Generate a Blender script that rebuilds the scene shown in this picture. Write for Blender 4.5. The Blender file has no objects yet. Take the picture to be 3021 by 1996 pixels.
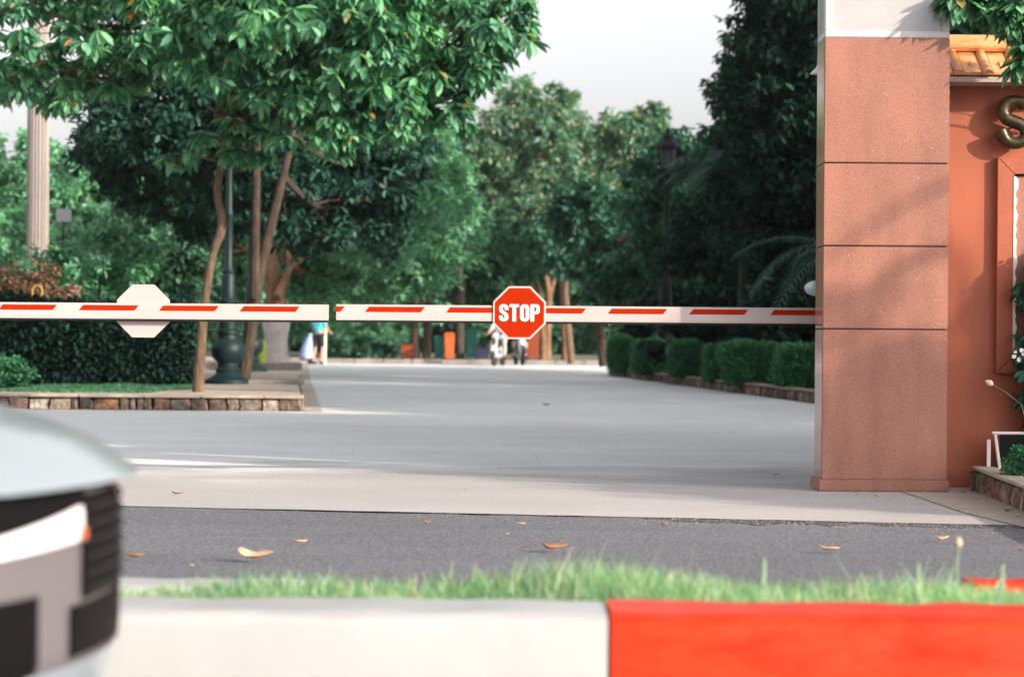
import bpy, bmesh, math, random
import numpy as np
from mathutils import Vector, Matrix

sc = bpy.context.scene
R = math.radians
# ------------------------------------------------------------------ camera
F = 85.0 / 36.0 * 3021.0          # focal length in photograph pixels
CAMZ = 0.86
ROLL = R(0.45)
cam_data = bpy.data.cameras.new('camera')
cam = bpy.data.objects.new('camera', cam_data)
sc.collection.objects.link(cam)
cam.matrix_world = Matrix.Translation((0, 0, CAMZ)) @ Matrix.Rotation(R(90), 4, 'X') @ Matrix.Rotation(ROLL, 4, 'Z')
cam_data.sensor_width = 36.0
cam_data.lens = 85.0
cam_data.clip_start = 0.1
cam_data.clip_end = 3000.0
cam_data.dof.use_dof = True
cam_data.dof.focus_distance = 14.3
cam_data.dof.aperture_fstop = 3.3
sc.camera = cam
# ------------------------------------------------------------------ light
SUN_EL, SUN_AZ = 20.0, 55.0        # azimuth: from behind the camera towards its right
w = bpy.data.worlds.new('World')
sc.world = w
w.use_nodes = True
nt = w.node_tree
nt.nodes.clear()
sky = nt.nodes.new('ShaderNodeTexSky')
sky.sky_type = 'NISHITA'
sky.sun_disc = False
sky.sun_elevation = R(SUN_EL)
sky.sun_rotation = R(180 - SUN_AZ)
sky.dust_density = 3.7
sky.air_density = 1.0
sky.ozone_density = 2.0
hs = nt.nodes.new('ShaderNodeHueSaturation')
hs.inputs['Saturation'].default_value = 0.16
tint = nt.nodes.new('ShaderNodeMix'); tint.data_type = 'RGBA'; tint.blend_type = 'MULTIPLY'
tint.inputs[0].default_value = 1.0
tint.inputs[7].default_value = (1.0, 0.968, 0.975, 1)
bg = nt.nodes.new('ShaderNodeBackground')
bg.inputs['Strength'].default_value = 0.15
wo = nt.nodes.new('ShaderNodeOutputWorld')
nt.links.new(sky.outputs[0], hs.inputs['Color'])
nt.links.new(hs.outputs[0], tint.inputs[6])
nt.links.new(tint.outputs[2], bg.inputs['Color'])
nt.links.new(bg.outputs[0], wo.inputs[0])
sd = bpy.data.lights.new('sun', 'SUN')
sd.energy = 3.3
sd.angle = R(0.6)
HAZE = True
sd.color = (1.0, 0.86, 0.70)
sun = bpy.data.objects.new('sun', sd)
sc.collection.objects.link(sun)
tosun = Vector((math.sin(R(SUN_AZ)) * math.cos(R(SUN_EL)), -math.cos(R(SUN_AZ)) * math.cos(R(SUN_EL)), math.sin(R(SUN_EL))))
sun.rotation_euler = tosun.to_track_quat('Z', 'Y').to_euler()
sc.view_settings.view_transform = 'Standard'
sc.view_settings.look = 'None'
sc.view_settings.gamma = 1.0
sc.view_settings.exposure = 1.2
sc.cycles.max_bounces = 6
sc.cycles.transparent_max_bounces = 8
sc.cycles.sample_clamp_indirect = 4.0

# ------------------------------------------------------------------ helpers
cr, sr = math.cos(ROLL), math.sin(ROLL)
def W(px, py, Y):
    dx, dy = px - 1510.5, 998.0 - py
    return Vector(((dx * cr - dy * sr) * Y / F, Y, CAMZ + (dx * sr + dy * cr) * Y / F))
def G(px, py, z=0.0):
    dx, dy = px - 1510.5, 998.0 - py
    Y = (CAMZ - z) * F / -(dx * sr + dy * cr)
    v = W(px, py, Y); v.z = z
    return v
C = sc.collection
def tag(o, label=None, cat=None, group=None, kind=None):
    if label: o['label'] = label
    if cat: o['category'] = cat
    if group: o['group'] = group
    if kind: o['kind'] = kind
    return o
def thing(name, label, cat, loc=(0, 0, 0), rz=0.0, group=None):
    o = bpy.data.objects.new(name, None)
    C.objects.link(o)
    o.location = loc; o.rotation_euler = (0, 0, rz)
    o.empty_display_size = 0.2
    return tag(o, label, cat, group)
def link(name, me, mt, parent=None, smooth=False):
    o = bpy.data.objects.new(name, me)
    C.objects.link(o)
    if mt is not None and len(me.materials) == 0:
        for m in (mt if isinstance(mt, (list, tuple)) else [mt]): me.materials.append(m)
    if smooth: me.shade_smooth()
    if parent is not None: o.parent = parent
    return o
def mesh_np(name, V, Fq, n):
    """V (k,3) float, Fq (m,n) int"""
    me = bpy.data.meshes.new(name)
    V = np.asarray(V, dtype=np.float32); Fq = np.asarray(Fq, dtype=np.int32)
    me.vertices.add(len(V)); me.vertices.foreach_set('co', V.ravel())
    me.loops.add(Fq.size); me.loops.foreach_set('vertex_index', Fq.ravel())
    me.polygons.add(len(Fq))
    me.polygons.foreach_set('loop_start', np.arange(0, Fq.size, n, dtype=np.int32))
    me.polygons.foreach_set('loop_total', np.full(len(Fq), n, dtype=np.int32))
    me.update(calc_edges=True)
    return me
class MB:
    """collects faces for one mesh"""
    def __init__(s): s.v = []; s.f = []; s.m = []
    def add(s, vs, fs, mi=0):
        k = len(s.v); s.v += [tuple(p) for p in vs]
        for f in fs: s.f.append(tuple(i + k for i in f)); s.m.append(mi)
        return s
    def box(s, x0, x1, y0, y1, z0, z1, mi=0, M=None):
        vs = [Vector(p) for p in ((x0,y0,z0),(x1,y0,z0),(x1,y1,z0),(x0,y1,z0),(x0,y0,z1),(x1,y0,z1),(x1,y1,z1),(x0,y1,z1))]
        if M is not None: vs = [M @ p for p in vs]
        return s.add(vs, [(0,3,2,1),(4,5,6,7),(0,1,5,4),(1,2,6,5),(2,3,7,6),(3,0,4,7)], mi)
    def tube(s, pts, rad, n=8, mi=0, cap=True, sx=1.0):
        pts = [Vector(p) for p in pts]
        if not isinstance(rad, (list, tuple)): rad = [rad] * len(pts)
        t0 = (pts[1] - pts[0]).normalized()
        up = Vector((0, 0, 1)) if abs(t0.z) < 0.9 else Vector((1, 0, 0))
        a = t0.cross(up).normalized()
        vs = []
        for i, p in enumerate(pts):
            t = (pts[min(i + 1, len(pts) - 1)] - pts[max(i - 1, 0)]).normalized()
            a = (a - t * a.dot(t)).normalized(); b = t.cross(a)
            for k in range(n):
                an = 2 * math.pi * k / n
                vs.append(p + (a * math.cos(an) * sx + b * math.sin(an)) * rad[i])
        fs = [(i*n+k, i*n+(k+1) % n, (i+1)*n+(k+1) % n, (i+1)*n+k) for i in range(len(pts)-1) for k in range(n)]
        if cap:
            fs.append(tuple(range(n-1, -1, -1))); fs.append(tuple((len(pts)-1)*n+k for k in range(n)))
        return s.add(vs, fs, mi)
    def lathe(s, prof, n=20, mi=0, o=(0,0,0), M=None):
        vs = []
        for r, z in prof:
            for k in range(n):
                an = 2 * math.pi * k / n
                vs.append(Vector((o[0] + r*math.cos(an), o[1] + r*math.sin(an), o[2] + z)))
        if M is not None: vs = [M @ p for p in vs]
        m = len(prof)
        fs = [(i*n+k, i*n+(k+1) % n, (i+1)*n+(k+1) % n, (i+1)*n+k) for i in range(m-1) for k in range(n)]
        fs.append(tuple(range(n-1, -1, -1))); fs.append(tuple((m-1)*n+k for k in range(n)))
        return s.add(vs, fs, mi)
    def prism(s, poly, y0, y1, mi=0, M=None):
        """poly in (x,z), extruded along y"""
        n = len(poly)
        vs = [Vector((x, y0, z)) for x, z in poly] + [Vector((x, y1, z)) for x, z in poly]
        if M is not None: vs = [M @ p for p in vs]
        fs = [tuple(range(n)), tuple(range(2*n-1, n-1, -1))] + [(i, i+n, (i+1) % n + n, (i+1) % n) for i in range(n)]
        return s.add(vs, fs, mi)
    def mesh(s, name, fix=True):
        me = bpy.data.meshes.new(name)
        me.from_pydata([tuple(v) for v in s.v], [], s.f)
        if any(s.m): me.polygons.foreach_set('material_index', s.m)
        if fix:
            bm = bmesh.new(); bm.from_mesh(me); bmesh.ops.recalc_face_normals(bm, faces=bm.faces); bm.to_mesh(me); bm.free()
        me.update()
        return me
    def build(s, name, mt, parent=None, smooth=False, bevel=0.0, seg=2, sub=0):
        me = s.mesh(name)
        if bevel > 0:
            bm = bmesh.new(); bm.from_mesh(me)
            ed = [e for e in bm.edges if len(e.link_faces) == 2 and e.calc_face_angle(0) > 0.5]
            bmesh.ops.bevel(bm, geom=ed, offset=bevel, segments=seg, affect='EDGES', clamp_overlap=True)
            bm.to_mesh(me); bm.free()
        o = link(name, me, mt, parent)
        if smooth or bevel > 0:
            me.shade_smooth()
            try: me.set_sharp_from_angle(angle=R(38))
            except Exception: pass
        if sub:
            md = o.modifiers.new('s', 'SUBSURF'); md.levels = sub; md.render_levels = sub
        return o

# ------------------------------------------------------------------ materials
MATS = {}
def mat(name, col, rough=0.6, metal=0.0, var=0.0, scale=8.0, bump=0.0, bscale=None, detail=6.0, col2=None, spec=0.5, sheen=0, coat=0.0, stretch=None, island=0.0):
    if name in MATS: return MATS[name]
    m = bpy.data.materials.new(name); m.use_nodes = True
    t = m.node_tree; N = t.nodes; L = t.links
    b = N['Principled BSDF']
    b.inputs['Roughness'].default_value = rough; b.inputs['Metallic'].default_value = metal
    b.inputs['Specular IOR Level'].default_value = spec
    b.inputs['Coat Weight'].default_value = coat
    b.inputs['Coat Roughness'].default_value = 0.08
    c = tuple(col) + (1,)
    b.inputs['Base Color'].default_value = c
    tc = N.new('ShaderNodeTexCoord'); mp = N.new('ShaderNodeMapping')
    L.new(tc.outputs['Object'], mp.inputs['Vector'])
    if stretch: mp.inputs['Scale'].default_value = stretch
    if var > 0 or col2:
        nz = N.new('ShaderNodeTexNoise'); nz.inputs['Scale'].default_value = scale; nz.inputs['Detail'].default_value = detail
        nz.inputs['Roughness'].default_value = 0.65
        L.new(mp.outputs[0], nz.inputs['Vector'])
        rp = N.new('ShaderNodeValToRGB')
        rp.color_ramp.elements[0].position = 0.32; rp.color_ramp.elements[1].position = 0.68
        if col2:
            rp.color_ramp.elements[0].color = c; rp.color_ramp.elements[1].color = tuple(col2) + (1,)
        else:
            rp.color_ramp.elements[0].color = tuple(x*(1-var) for x in col) + (1,)
            rp.color_ramp.elements[1].color = tuple(min(1, x*(1+var)) for x in col) + (1,)
        L.new(nz.outputs['Fac'], rp.inputs['Fac'])
        out = rp.outputs[0]
        if island:
            ge = N.new('ShaderNodeNewGeometry'); mr = N.new('ShaderNodeMapRange')
            mr.inputs[3].default_value = 1-island; mr.inputs[4].default_value = 1+island
            L.new(ge.outputs['Random Per Island'], mr.inputs[0])
            mx = N.new('ShaderNodeMix'); mx.data_type = 'RGBA'; mx.blend_type = 'MULTIPLY'; mx.inputs[0].default_value = 1
            L.new(out, mx.inputs[6]); L.new(mr.outputs[0], mx.inputs[7]); out = mx.outputs[2]
        L.new(out, b.inputs['Base Color'])
    if bump > 0:
        n2 = N.new('ShaderNodeTexNoise'); n2.inputs['Scale'].default_value = bscale or scale*3; n2.inputs['Detail'].default_value = 5
        L.new(mp.outputs[0], n2.inputs['Vector'])
        bp = N.new('ShaderNodeBump'); bp.inputs['Strength'].default_value = bump; bp.inputs['Distance'].default_value = 0.02
        L.new(n2.outputs['Fac'], bp.inputs['Height']); L.new(bp.outputs[0], b.inputs['Normal'])
    MATS[name] = m
    return m
def leafmat(name, cols, rough=0.45, trans=0.3, spec=0.35, big=0.0):
    """cols: list of (pos, rgb) by leaf"""
    if name.startswith('leaf') and not name.startswith('leaf_red'):
        cols = [(p_, (c_[0]*.98, c_[1]*1.14, c_[2]*1.27) if c_[1] > c_[0]*1.4 else c_) for p_, c_ in cols]
    m = bpy.data.materials.new(name); m.use_nodes = True
    t = m.node_tree; N = t.nodes; L = t.links
    b = N['Principled BSDF']; out = N['Material Output']
    ge = N.new('ShaderNodeNewGeometry')
    rp = N.new('ShaderNodeValToRGB'); el = rp.color_ramp.elements
    el[0].position, el[0].color = cols[0][0], tuple(cols[0][1]) + (1,)
    el[1].position, el[1].color = cols[-1][0], tuple(cols[-1][1]) + (1,)
    for p, c in cols[1:-1]:
        e = el.new(p); e.color = tuple(c) + (1,)
    L.new(ge.outputs['Random Per Island'], rp.inputs[0])
    tc_ = N.new('ShaderNodeTexCoord'); nz_ = N.new('ShaderNodeTexNoise'); nz_.inputs['Scale'].default_value = 1.7; nz_.inputs['Detail'].default_value = 3
    L.new(tc_.outputs['Object'], nz_.inputs['Vector'])
    hr_ = N.new('ShaderNodeMapRange'); hr_.inputs[1].default_value = .3; hr_.inputs[2].default_value = .7; hr_.inputs[3].default_value = .475; hr_.inputs[4].default_value = .525
    vr_ = N.new('ShaderNodeMapRange'); vr_.inputs[1].default_value = .3; vr_.inputs[2].default_value = .7; vr_.inputs[3].default_value = 1.25; vr_.inputs[4].default_value = .75
    L.new(nz_.outputs['Fac'], hr_.inputs[0]); L.new(nz_.outputs['Fac'], vr_.inputs[0])
    hv_ = N.new('ShaderNodeHueSaturation'); L.new(rp.outputs[0], hv_.inputs['Color']); L.new(hr_.outputs[0], hv_.inputs['Hue']); L.new(vr_.outputs[0], hv_.inputs['Value'])
    rp = hv_
    L.new(rp.outputs[0], b.inputs['Base Color'])
    b.inputs['Roughness'].default_value = rough; b.inputs['Specular IOR Level'].default_value = spec
    tr = N.new('ShaderNodeBsdfTranslucent'); mg = N.new('ShaderNodeMixShader'); mg.inputs[0].default_value = trans
    g = N.new('ShaderNodeMix'); g.data_type = 'RGBA'; g.blend_type = 'MULTIPLY'; g.inputs[0].default_value = 1
    g.inputs[7].default_value = (1.5, 1.7, 0.9, 1)
    L.new(rp.outputs[0], g.inputs[6]); L.new(g.outputs[2], tr.inputs[0])
    L.new(b.outputs[0], mg.inputs[1]); L.new(tr.outputs[0], mg.inputs[2]); L.new(mg.outputs[0], out.inputs[0])
    return m

M_white = mat('white_paint', (0.60, 0.56, 0.54), 0.4, var=0.04, scale=5)
M_bar = mat('barrier_paint', (0.42, 0.35, 0.335), 0.45, var=0.05, scale=3, stretch=(0.4, 1, 3))
M_signred = mat('sign_red', (0.31, 0.016, 0.001), 0.6, var=0.06, scale=20, spec=.04)
M_rubber = mat('black_rubber', (0.008, 0.008, 0.008), 0.7, spec=.2)
M_iron = mat('lamp_iron', (0.004, 0.018, 0.019), 0.5, var=0.3, scale=9, spec=0.3)
M_blackiron = mat('black_iron', (0.006, 0.009, 0.010), 0.6, spec=.15, var=0.2, scale=6)
M_bark = mat('bark', (0.045, 0.03, 0.02), 0.95, col2=(0.19, 0.125, 0.078), scale=22, bump=1.0, stretch=(1, 1, 0.3))
M_barkdark = mat('bark_dark', (0.018, 0.013, 0.01), 0.95, col2=(0.085, 0.058, 0.042), scale=18, bump=1.0, stretch=(1, 1, 0.3))
M_barkwarm = mat('bark_warm', (0.09, 0.047, 0.025), 0.95, col2=(0.25, 0.14, 0.08), scale=6, bump=0.8, stretch=(1, 1, 0.3))
M_lime = mat('whitewash', (0.46, 0.41, 0.39), 0.9, var=0.18, scale=5, bump=0.5)
M_cap = mat('concrete_cap', (0.26, 0.22, 0.175), 0.9, col2=(0.42, 0.36, 0.30), scale=4, bump=0.4)
M_soil = mat('soil', (0.10, 0.07, 0.05), 0.95, var=0.35, scale=12, bump=0.6)

def granite(name, c, c2, rough, spk):
    m = bpy.data.materials.new(name); m.use_nodes = True
    t = m.node_tree; N = t.nodes; L = t.links; b = N['Principled BSDF']
    tc = N.new('ShaderNodeTexCoord')
    n1 = N.new('ShaderNodeTexNoise'); n1.inputs['Scale'].default_value = 190; n1.inputs['Detail'].default_value = 3
    n2 = N.new('ShaderNodeTexNoise'); n2.inputs['Scale'].default_value = 3.4; n2.inputs['Detail'].default_value = 7
    mp2 = N.new('ShaderNodeMapping'); mp2.inputs['Scale'].default_value = (1.6, 1.6, .45); L.new(tc.outputs['Object'], mp2.inputs['Vector'])
    n3 = N.new('ShaderNodeTexVoronoi'); n3.inputs['Scale'].default_value = 38
    for n in (n1, n2, n3): L.new(tc.outputs['Object'], n.inputs['Vector'])
    L.new(mp2.outputs[0], n2.inputs['Vector'])
    r1 = N.new('ShaderNodeValToRGB'); r1.color_ramp.elements[0].position = 0.36; r1.color_ramp.elements[1].position = 0.62
    r1.color_ramp.elements[0].color = tuple(c) + (1,); r1.color_ramp.elements[1].color = tuple(c2) + (1,)
    L.new(n1.outputs['Fac'], r1.inputs[0])
    r2 = N.new('ShaderNodeMapRange'); r2.inputs[1].default_value = 0.3; r2.inputs[2].default_value = 0.7; r2.inputs[3].default_value = 0.80; r2.inputs[4].default_value = 1.14
    L.new(n2.outputs['Fac'], r2.inputs[0])
    mx = N.new('ShaderNodeMix'); mx.data_type = 'RGBA'; mx.blend_type = 'MULTIPLY'; mx.inputs[0].default_value = 1
    L.new(r1.outputs[0], mx.inputs[6]); L.new(r2.outputs[0], mx.inputs[7])
    r3 = N.new('ShaderNodeMapRange'); r3.inputs[1].default_value = 0.06; r3.inputs[2].default_value = 0.13; r3.inputs[3].default_value = spk; r3.inputs[4].default_value = 0
    L.new(n3.outputs['Distance'], r3.inputs[0])
    # only a few of the cells carry a pale fleck
    lt = N.new('ShaderNodeMath'); lt.operation = 'GREATER_THAN'; lt.inputs[1].default_value = 0.90
    sx = N.new('ShaderNodeSeparateColor'); L.new(n3.outputs['Color'], sx.inputs[0]); L.new(sx.outputs[0], lt.inputs[0])
    mu = N.new('ShaderNodeMath'); mu.operation = 'MULTIPLY'; L.new(r3.outputs[0], mu.inputs[0]); L.new(lt.outputs[0], mu.inputs[1])
    m2 = N.new('ShaderNodeMix'); m2.data_type = 'RGBA'; m2.inputs[7].default_value = (0.75, 0.62, 0.52, 1)
    L.new(mu.outputs[0], m2.inputs[0]); L.new(mx.outputs[2], m2.inputs[6]); L.new(m2.outputs[2], b.inputs['Base Color'])
    b.inputs['Roughness'].default_value = rough
    return m
M_granite = granite('pink_granite', (0.205, 0.078, 0.052), (0.315, 0.133, 0.09), 0.5, 0.6)
M_granite_pol = granite('polished_granite', (0.30, 0.115, 0.085), (0.48, 0.22, 0.16), 0.09, 0.3)
M_wallred = granite('red_wall_render', (0.24, 0.056, 0.022), (0.34, 0.088, 0.036), 0.6, 0.35)

# ------------------------------------------------------------------ ground, roads
def sheet(name, poly, z, mt, kind='structure', parent=None):
    me = bpy.data.meshes.new(name)
    me.from_pydata([(p[0], p[1], z) for p in poly], [], [tuple(range(len(poly)))])
    me.update()
    if me.polygons[0].normal.z < 0: me.flip_normals()
    o = link(name, me, mt, parent)
    if kind: o['kind'] = kind
    return o
M_ground = mat('ground_earth', (0.05, 0.085, 0.04), 0.95, col2=(0.13, 0.11, 0.07), scale=0.6, bump=0.5, bscale=20)
sheet('ground', [(-1500, -300), (1500, -300), (1500, 2500), (-1500, 2500)], -0.012, M_ground)

def roadmat(name, c, c2, streak, speck, rough=0.85, big=0.25, streakdir=(0.35, 3.2, 1), near=None):
    m = bpy.data.materials.new(name); m.use_nodes = True
    t = m.node_tree; N = t.nodes; L = t.links; b = N['Principled BSDF']
    tc = N.new('ShaderNodeTexCoord')
    mp = N.new('ShaderNodeMapping'); mp.inputs['Scale'].default_value = streakdir; L.new(tc.outputs['Object'], mp.inputs['Vector'])
    ns = N.new('ShaderNodeTexNoise'); ns.inputs['Scale'].default_value = 1.0; ns.inputs['Detail'].default_value = 7; L.new(mp.outputs[0], ns.inputs['Vector'])
    nb = N.new('ShaderNodeTexNoise'); nb.inputs['Scale'].default_value = big; nb.inputs['Detail'].default_value = 5; L.new(tc.outputs['Object'], nb.inputs['Vector'])
    ng = N.new('ShaderNodeTexNoise'); ng.inputs['Scale'].default_value = 90; ng.inputs['Detail'].default_value = 3; L.new(tc.outputs['Object'], ng.inputs['Vector'])
    rp = N.new('ShaderNodeValToRGB'); rp.color_ramp.elements[0].position = 0.3; rp.color_ramp.elements[1].position = 0.7
    rp.color_ramp.elements[0].color = tuple(c) + (1,); rp.color_ramp.elements[1].color = tuple(c2) + (1,)
    L.new(nb.outputs['Fac'], rp.inputs[0]); cur = rp.outputs[0]
    for n, a in ((ns, streak), (ng, speck)):
        mr = N.new('ShaderNodeMapRange'); mr.inputs[1].default_value = 0.3; mr.inputs[2].default_value = 0.7
        mr.inputs[3].default_value = 1-a; mr.inputs[4].default_value = 1+a
        L.new(n.outputs['Fac'], mr.inputs[0])
        mx = N.new('ShaderNodeMix'); mx.data_type = 'RGBA'; mx.blend_type = 'MULTIPLY'; mx.inputs[0].default_value = 1
        L.new(cur, mx.inputs[6]); L.new(mr.outputs[0], mx.inputs[7]); cur = mx.outputs[2]
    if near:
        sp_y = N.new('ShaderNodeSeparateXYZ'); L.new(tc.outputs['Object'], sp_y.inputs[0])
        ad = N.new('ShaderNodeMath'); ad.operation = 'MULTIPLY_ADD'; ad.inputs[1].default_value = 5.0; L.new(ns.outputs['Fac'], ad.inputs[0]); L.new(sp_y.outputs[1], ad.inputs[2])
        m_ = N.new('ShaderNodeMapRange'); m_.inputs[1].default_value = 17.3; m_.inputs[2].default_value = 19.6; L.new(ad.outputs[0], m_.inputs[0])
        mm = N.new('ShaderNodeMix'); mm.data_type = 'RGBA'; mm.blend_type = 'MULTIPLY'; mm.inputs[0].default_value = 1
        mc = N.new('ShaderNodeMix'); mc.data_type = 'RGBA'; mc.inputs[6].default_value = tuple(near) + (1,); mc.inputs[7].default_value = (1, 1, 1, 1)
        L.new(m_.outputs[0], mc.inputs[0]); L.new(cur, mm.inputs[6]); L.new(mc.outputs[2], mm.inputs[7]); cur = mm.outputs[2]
    L.new(cur, b.inputs['Base Color'])
    b.inputs['Roughness'].default_value = rough
    bp = N.new('ShaderNodeBump'); bp.inputs['Strength'].default_value = 0.5; bp.inputs['Distance'].default_value = 0.006
    L.new(ng.outputs['Fac'], bp.inputs['Height']); L.new(bp.outputs[0], b.inputs['Normal'])
    return m
M_street = roadmat('street_asphalt', (0.085, 0.088, 0.103), (0.125, 0.129, 0.15), 0.10, 0.85)
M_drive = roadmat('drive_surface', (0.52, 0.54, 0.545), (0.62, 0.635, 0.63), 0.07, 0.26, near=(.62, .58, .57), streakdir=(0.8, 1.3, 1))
M_apron = roadmat('apron_concrete', (0.34, 0.32, 0.31), (0.40, 0.38, 0.37), 0.10, 0.08)
M_dirt = roadmat('dusty_verge', (0.26, 0.22, 0.185), (0.38, 0.34, 0.30), 0.15, 0.35)
# street edge line and the paler concrete apron in front of the gate
ea = G(450, 1494); eb = G(2400, 1536)
d = (eb - ea) / (eb.x - ea.x)
def edge(x, off=0.0): return (x, ea.y + d.y * (x - ea.x) + off)
# ragged edge of the street asphalt
rnd = random.Random(5)
xs = [-60] + [-8 + i*0.16 for i in range(101)] + [60]
far = [edge(x, rnd.uniform(-0.05, 0.05) if -8 < x < 8 else 0) for x in xs]
sheet('street', [(-60, -20), (60, -20)] + far[::-1], -0.004, M_street)
sheet('entrance_road', [edge(-60)] + [edge(x, rnd.uniform(0.0, 0.03)) for x in xs[1:-1]] + [edge(60), (60, 27), (4.9, 27), G(2400, 1190)[:2], G(1795, 1107)[:2], (3.1, 79.8), (-7.2, 79.8), (-4.55, 50), (-2.35, 27.9), (-60, 27.9)], 0.0, M_drive)
ap = [edge(x, rnd.uniform(0.0, 0.03)) for x in xs[1:-1]]
p2 = [G(p, q) for p, q in ((3200, 1442), (2400, 1432), (1800, 1410), (1300, 1398), (500, 1392), (200, 1390))]
sr_ = random.Random(2); up_ = []; lo_ = []
for i in range(60):
    px_ = 1900 + i*21; env = math.sin(math.pi*min(1, (i+1)/14.0)*.5) * (1 if i < 30 else .6)
    g0 = G(px_, 1526+(px_-1900)*.0215)
    up_.append((g0.x, edge(g0.x)[1]-.01)); lo_.append((g0.x, edge(g0.x)[1]-.02-.30*env*sr_.uniform(.35, 1.0)))
sheet('street_stain', up_ + lo_[::-1], -.002, roadmat('oil_stain', (.035, .035, .04), (.075, .075, .08), .3, .9, big=2.0))
# slim worn bands across the drive, where the tyres turn in
for (a, b_, c_, d_) in ((( 300,1346),(1600,1392),(1600,1386),(300,1340)), ):
    pass
dv = [G(p, q)[:2] for p, q in ((2660, 1450), (3160, 1470), (3160, 1600), (3021, 1556), (2840, 1512))]
sheet('dusty_verge', dv, 0.004, M_dirt)

# ------------------------------------------------------------------ kerb of the median
M_kw = mat('kerb_white_paint', (0.335, 0.338, 0.34), 0.35, var=0.015, scale=5, bump=0.12, bscale=9)
M_kr = mat('kerb_red_paint', (0.48, 0.014, 0.001), 0.45, col2=(0.54, 0.042, 0.012), scale=5, stretch=(1, 1, 2.5), bump=0.15, bscale=14, spec=.15)
KX = G(1805, 1900, 0.2).x * 0 + (1805 - 1510.5) / F * 5.36
def kerb(x0, x1, y0, y1, z1, mt, nm, lab):
    mb = MB()
    n = 14
    prof = [(y0, -0.03), (y0, z1-0.035), (y0+0.008, z1-0.014), (y0+0.028, z1-0.002), (y0+0.06, z1), (y1-0.02, z1), (y1, z1-0.02), (y1, -0.03)]
    rr = random.Random(int(x0*100))
    vs = []
    for i in range(n+1):
        x = x0 + (x1-x0)*i/n
        for (y, z) in prof: vs.append((x, y + rr.uniform(-.003, .003), z + (rr.uniform(-.0035, .0035) if z > 0 else 0)))
    m = len(prof)
    fs = [(i*m+k, (i+1)*m+k, (i+1)*m+(k+1) % m, i*m+(k+1) % m) for i in range(n) for k in range(m)]
    fs += [tuple(range(m)), tuple(n*m+k for k in range(m-1, -1, -1))]
    mb.add(vs, fs)
    o = mb.build(nm, mt, smooth=True)
    tag(o, lab, 'kerb', 'painted kerb blocks round the median')
L_ = 1.42
g = 0.004
kerb(KX-L_+g, KX-g, 5.36, 5.67, 0.25, M_kw, 'kerb_block', 'near white painted kerb block filling the bottom left of the view behind the car')
kerb(KX+g, KX+L_-g, 5.36, 5.67, 0.25, M_kr, 'kerb_block', 'large glossy red painted kerb block at the bottom right, in front of the grass')
kerb(KX-2*L_+g, KX-L_-g, 5.36, 5.67, 0.25, M_kr, 'kerb_block', 'red painted kerb block on the near side, beyond the white one and behind the car')
fx = (2870 - 1510.5) / F * 6.75
L2 = .93
kerb(fx, fx+L2, 6.62, 6.90, 0.19, M_kr, 'kerb_block', 'red kerb block on the far side of the grass strip, at the right edge')
kerb(fx-L2, fx-2*g, 6.62, 6.90, 0.14, M_kw, 'kerb_block', 'white kerb block hidden by grass on the far side, below the pillar')
kerb(fx-2*L2, fx-L2-2*g, 6.62, 6.90, 0.125, M_kr, 'kerb_block', 'red kerb block sunk in the middle of the far grass edge')
kerb(fx-3*L2, fx-2*L2-2*g, 6.62, 6.90, 0.172, M_kw, 'kerb_block', 'white kerb block showing as pale spots through the grass at the left')
kerb(fx-4*L2, fx-3*L2-2*g, 6.62, 6.90, 0.172, M_kr, 'kerb_block', 'far red kerb block hidden behind the car')
mb = MB(); mb.box(-2.6, 3.6, 5.675, 6.615, -0.02, 0.15)
o = mb.build('median_soil', M_soil); o['kind'] = 'structure'

# ------------------------------------------------------------------ leaf and grass tools
def rots(n, rng, tilt):
    """random yaw and a tilt of up to `tilt` radians -> (n,3,3)"""
    yaw = rng.uniform(0, 2*np.pi, n); az = rng.uniform(0, 2*np.pi, n); ti = np.abs(rng.normal(0, tilt*0.6, n)) if tilt < 2 else np.arccos(rng.uniform(-1, 1, n))
    cy, sy = np.cos(yaw), np.sin(yaw)
    Z = np.zeros((n, 3, 3)); Z[:, 0, 0] = cy; Z[:, 0, 1] = -sy; Z[:, 1, 0] = sy; Z[:, 1, 1] = cy; Z[:, 2, 2] = 1
    k = np.stack([np.cos(az), np.sin(az), np.zeros(n)], 1)
    K = np.zeros((n, 3, 3)); K[:, 0, 2] = k[:, 1]; K[:, 1, 2] = -k[:, 0]; K[:, 2, 0] = -k[:, 1]; K[:, 2, 1] = k[:, 0]
    s, c = np.sin(ti)[:, None, None], np.cos(ti)[:, None, None]
    Rm = np.eye(3)[None] + s*K + (1-c)*(K @ K)
    return Rm @ Z
def leaf(L, Wd, fold=0.25, bend=0.15):
    """one leaf along +x: 6 verts, 2 quads folded at the midrib"""
    v = np.array([[0, 0, 0], [0.35*L, 0.42*Wd, fold*Wd*0.4], [0.72*L, 0.46*Wd, fold*Wd*0.5-bend*L*0.5], [L, 0, -bend*L], [0.72*L, -0.46*Wd, fold*Wd*0.5-bend*L*0.5], [0.35*L, -0.42*Wd, fold*Wd*0.4]])
    return v
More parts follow.
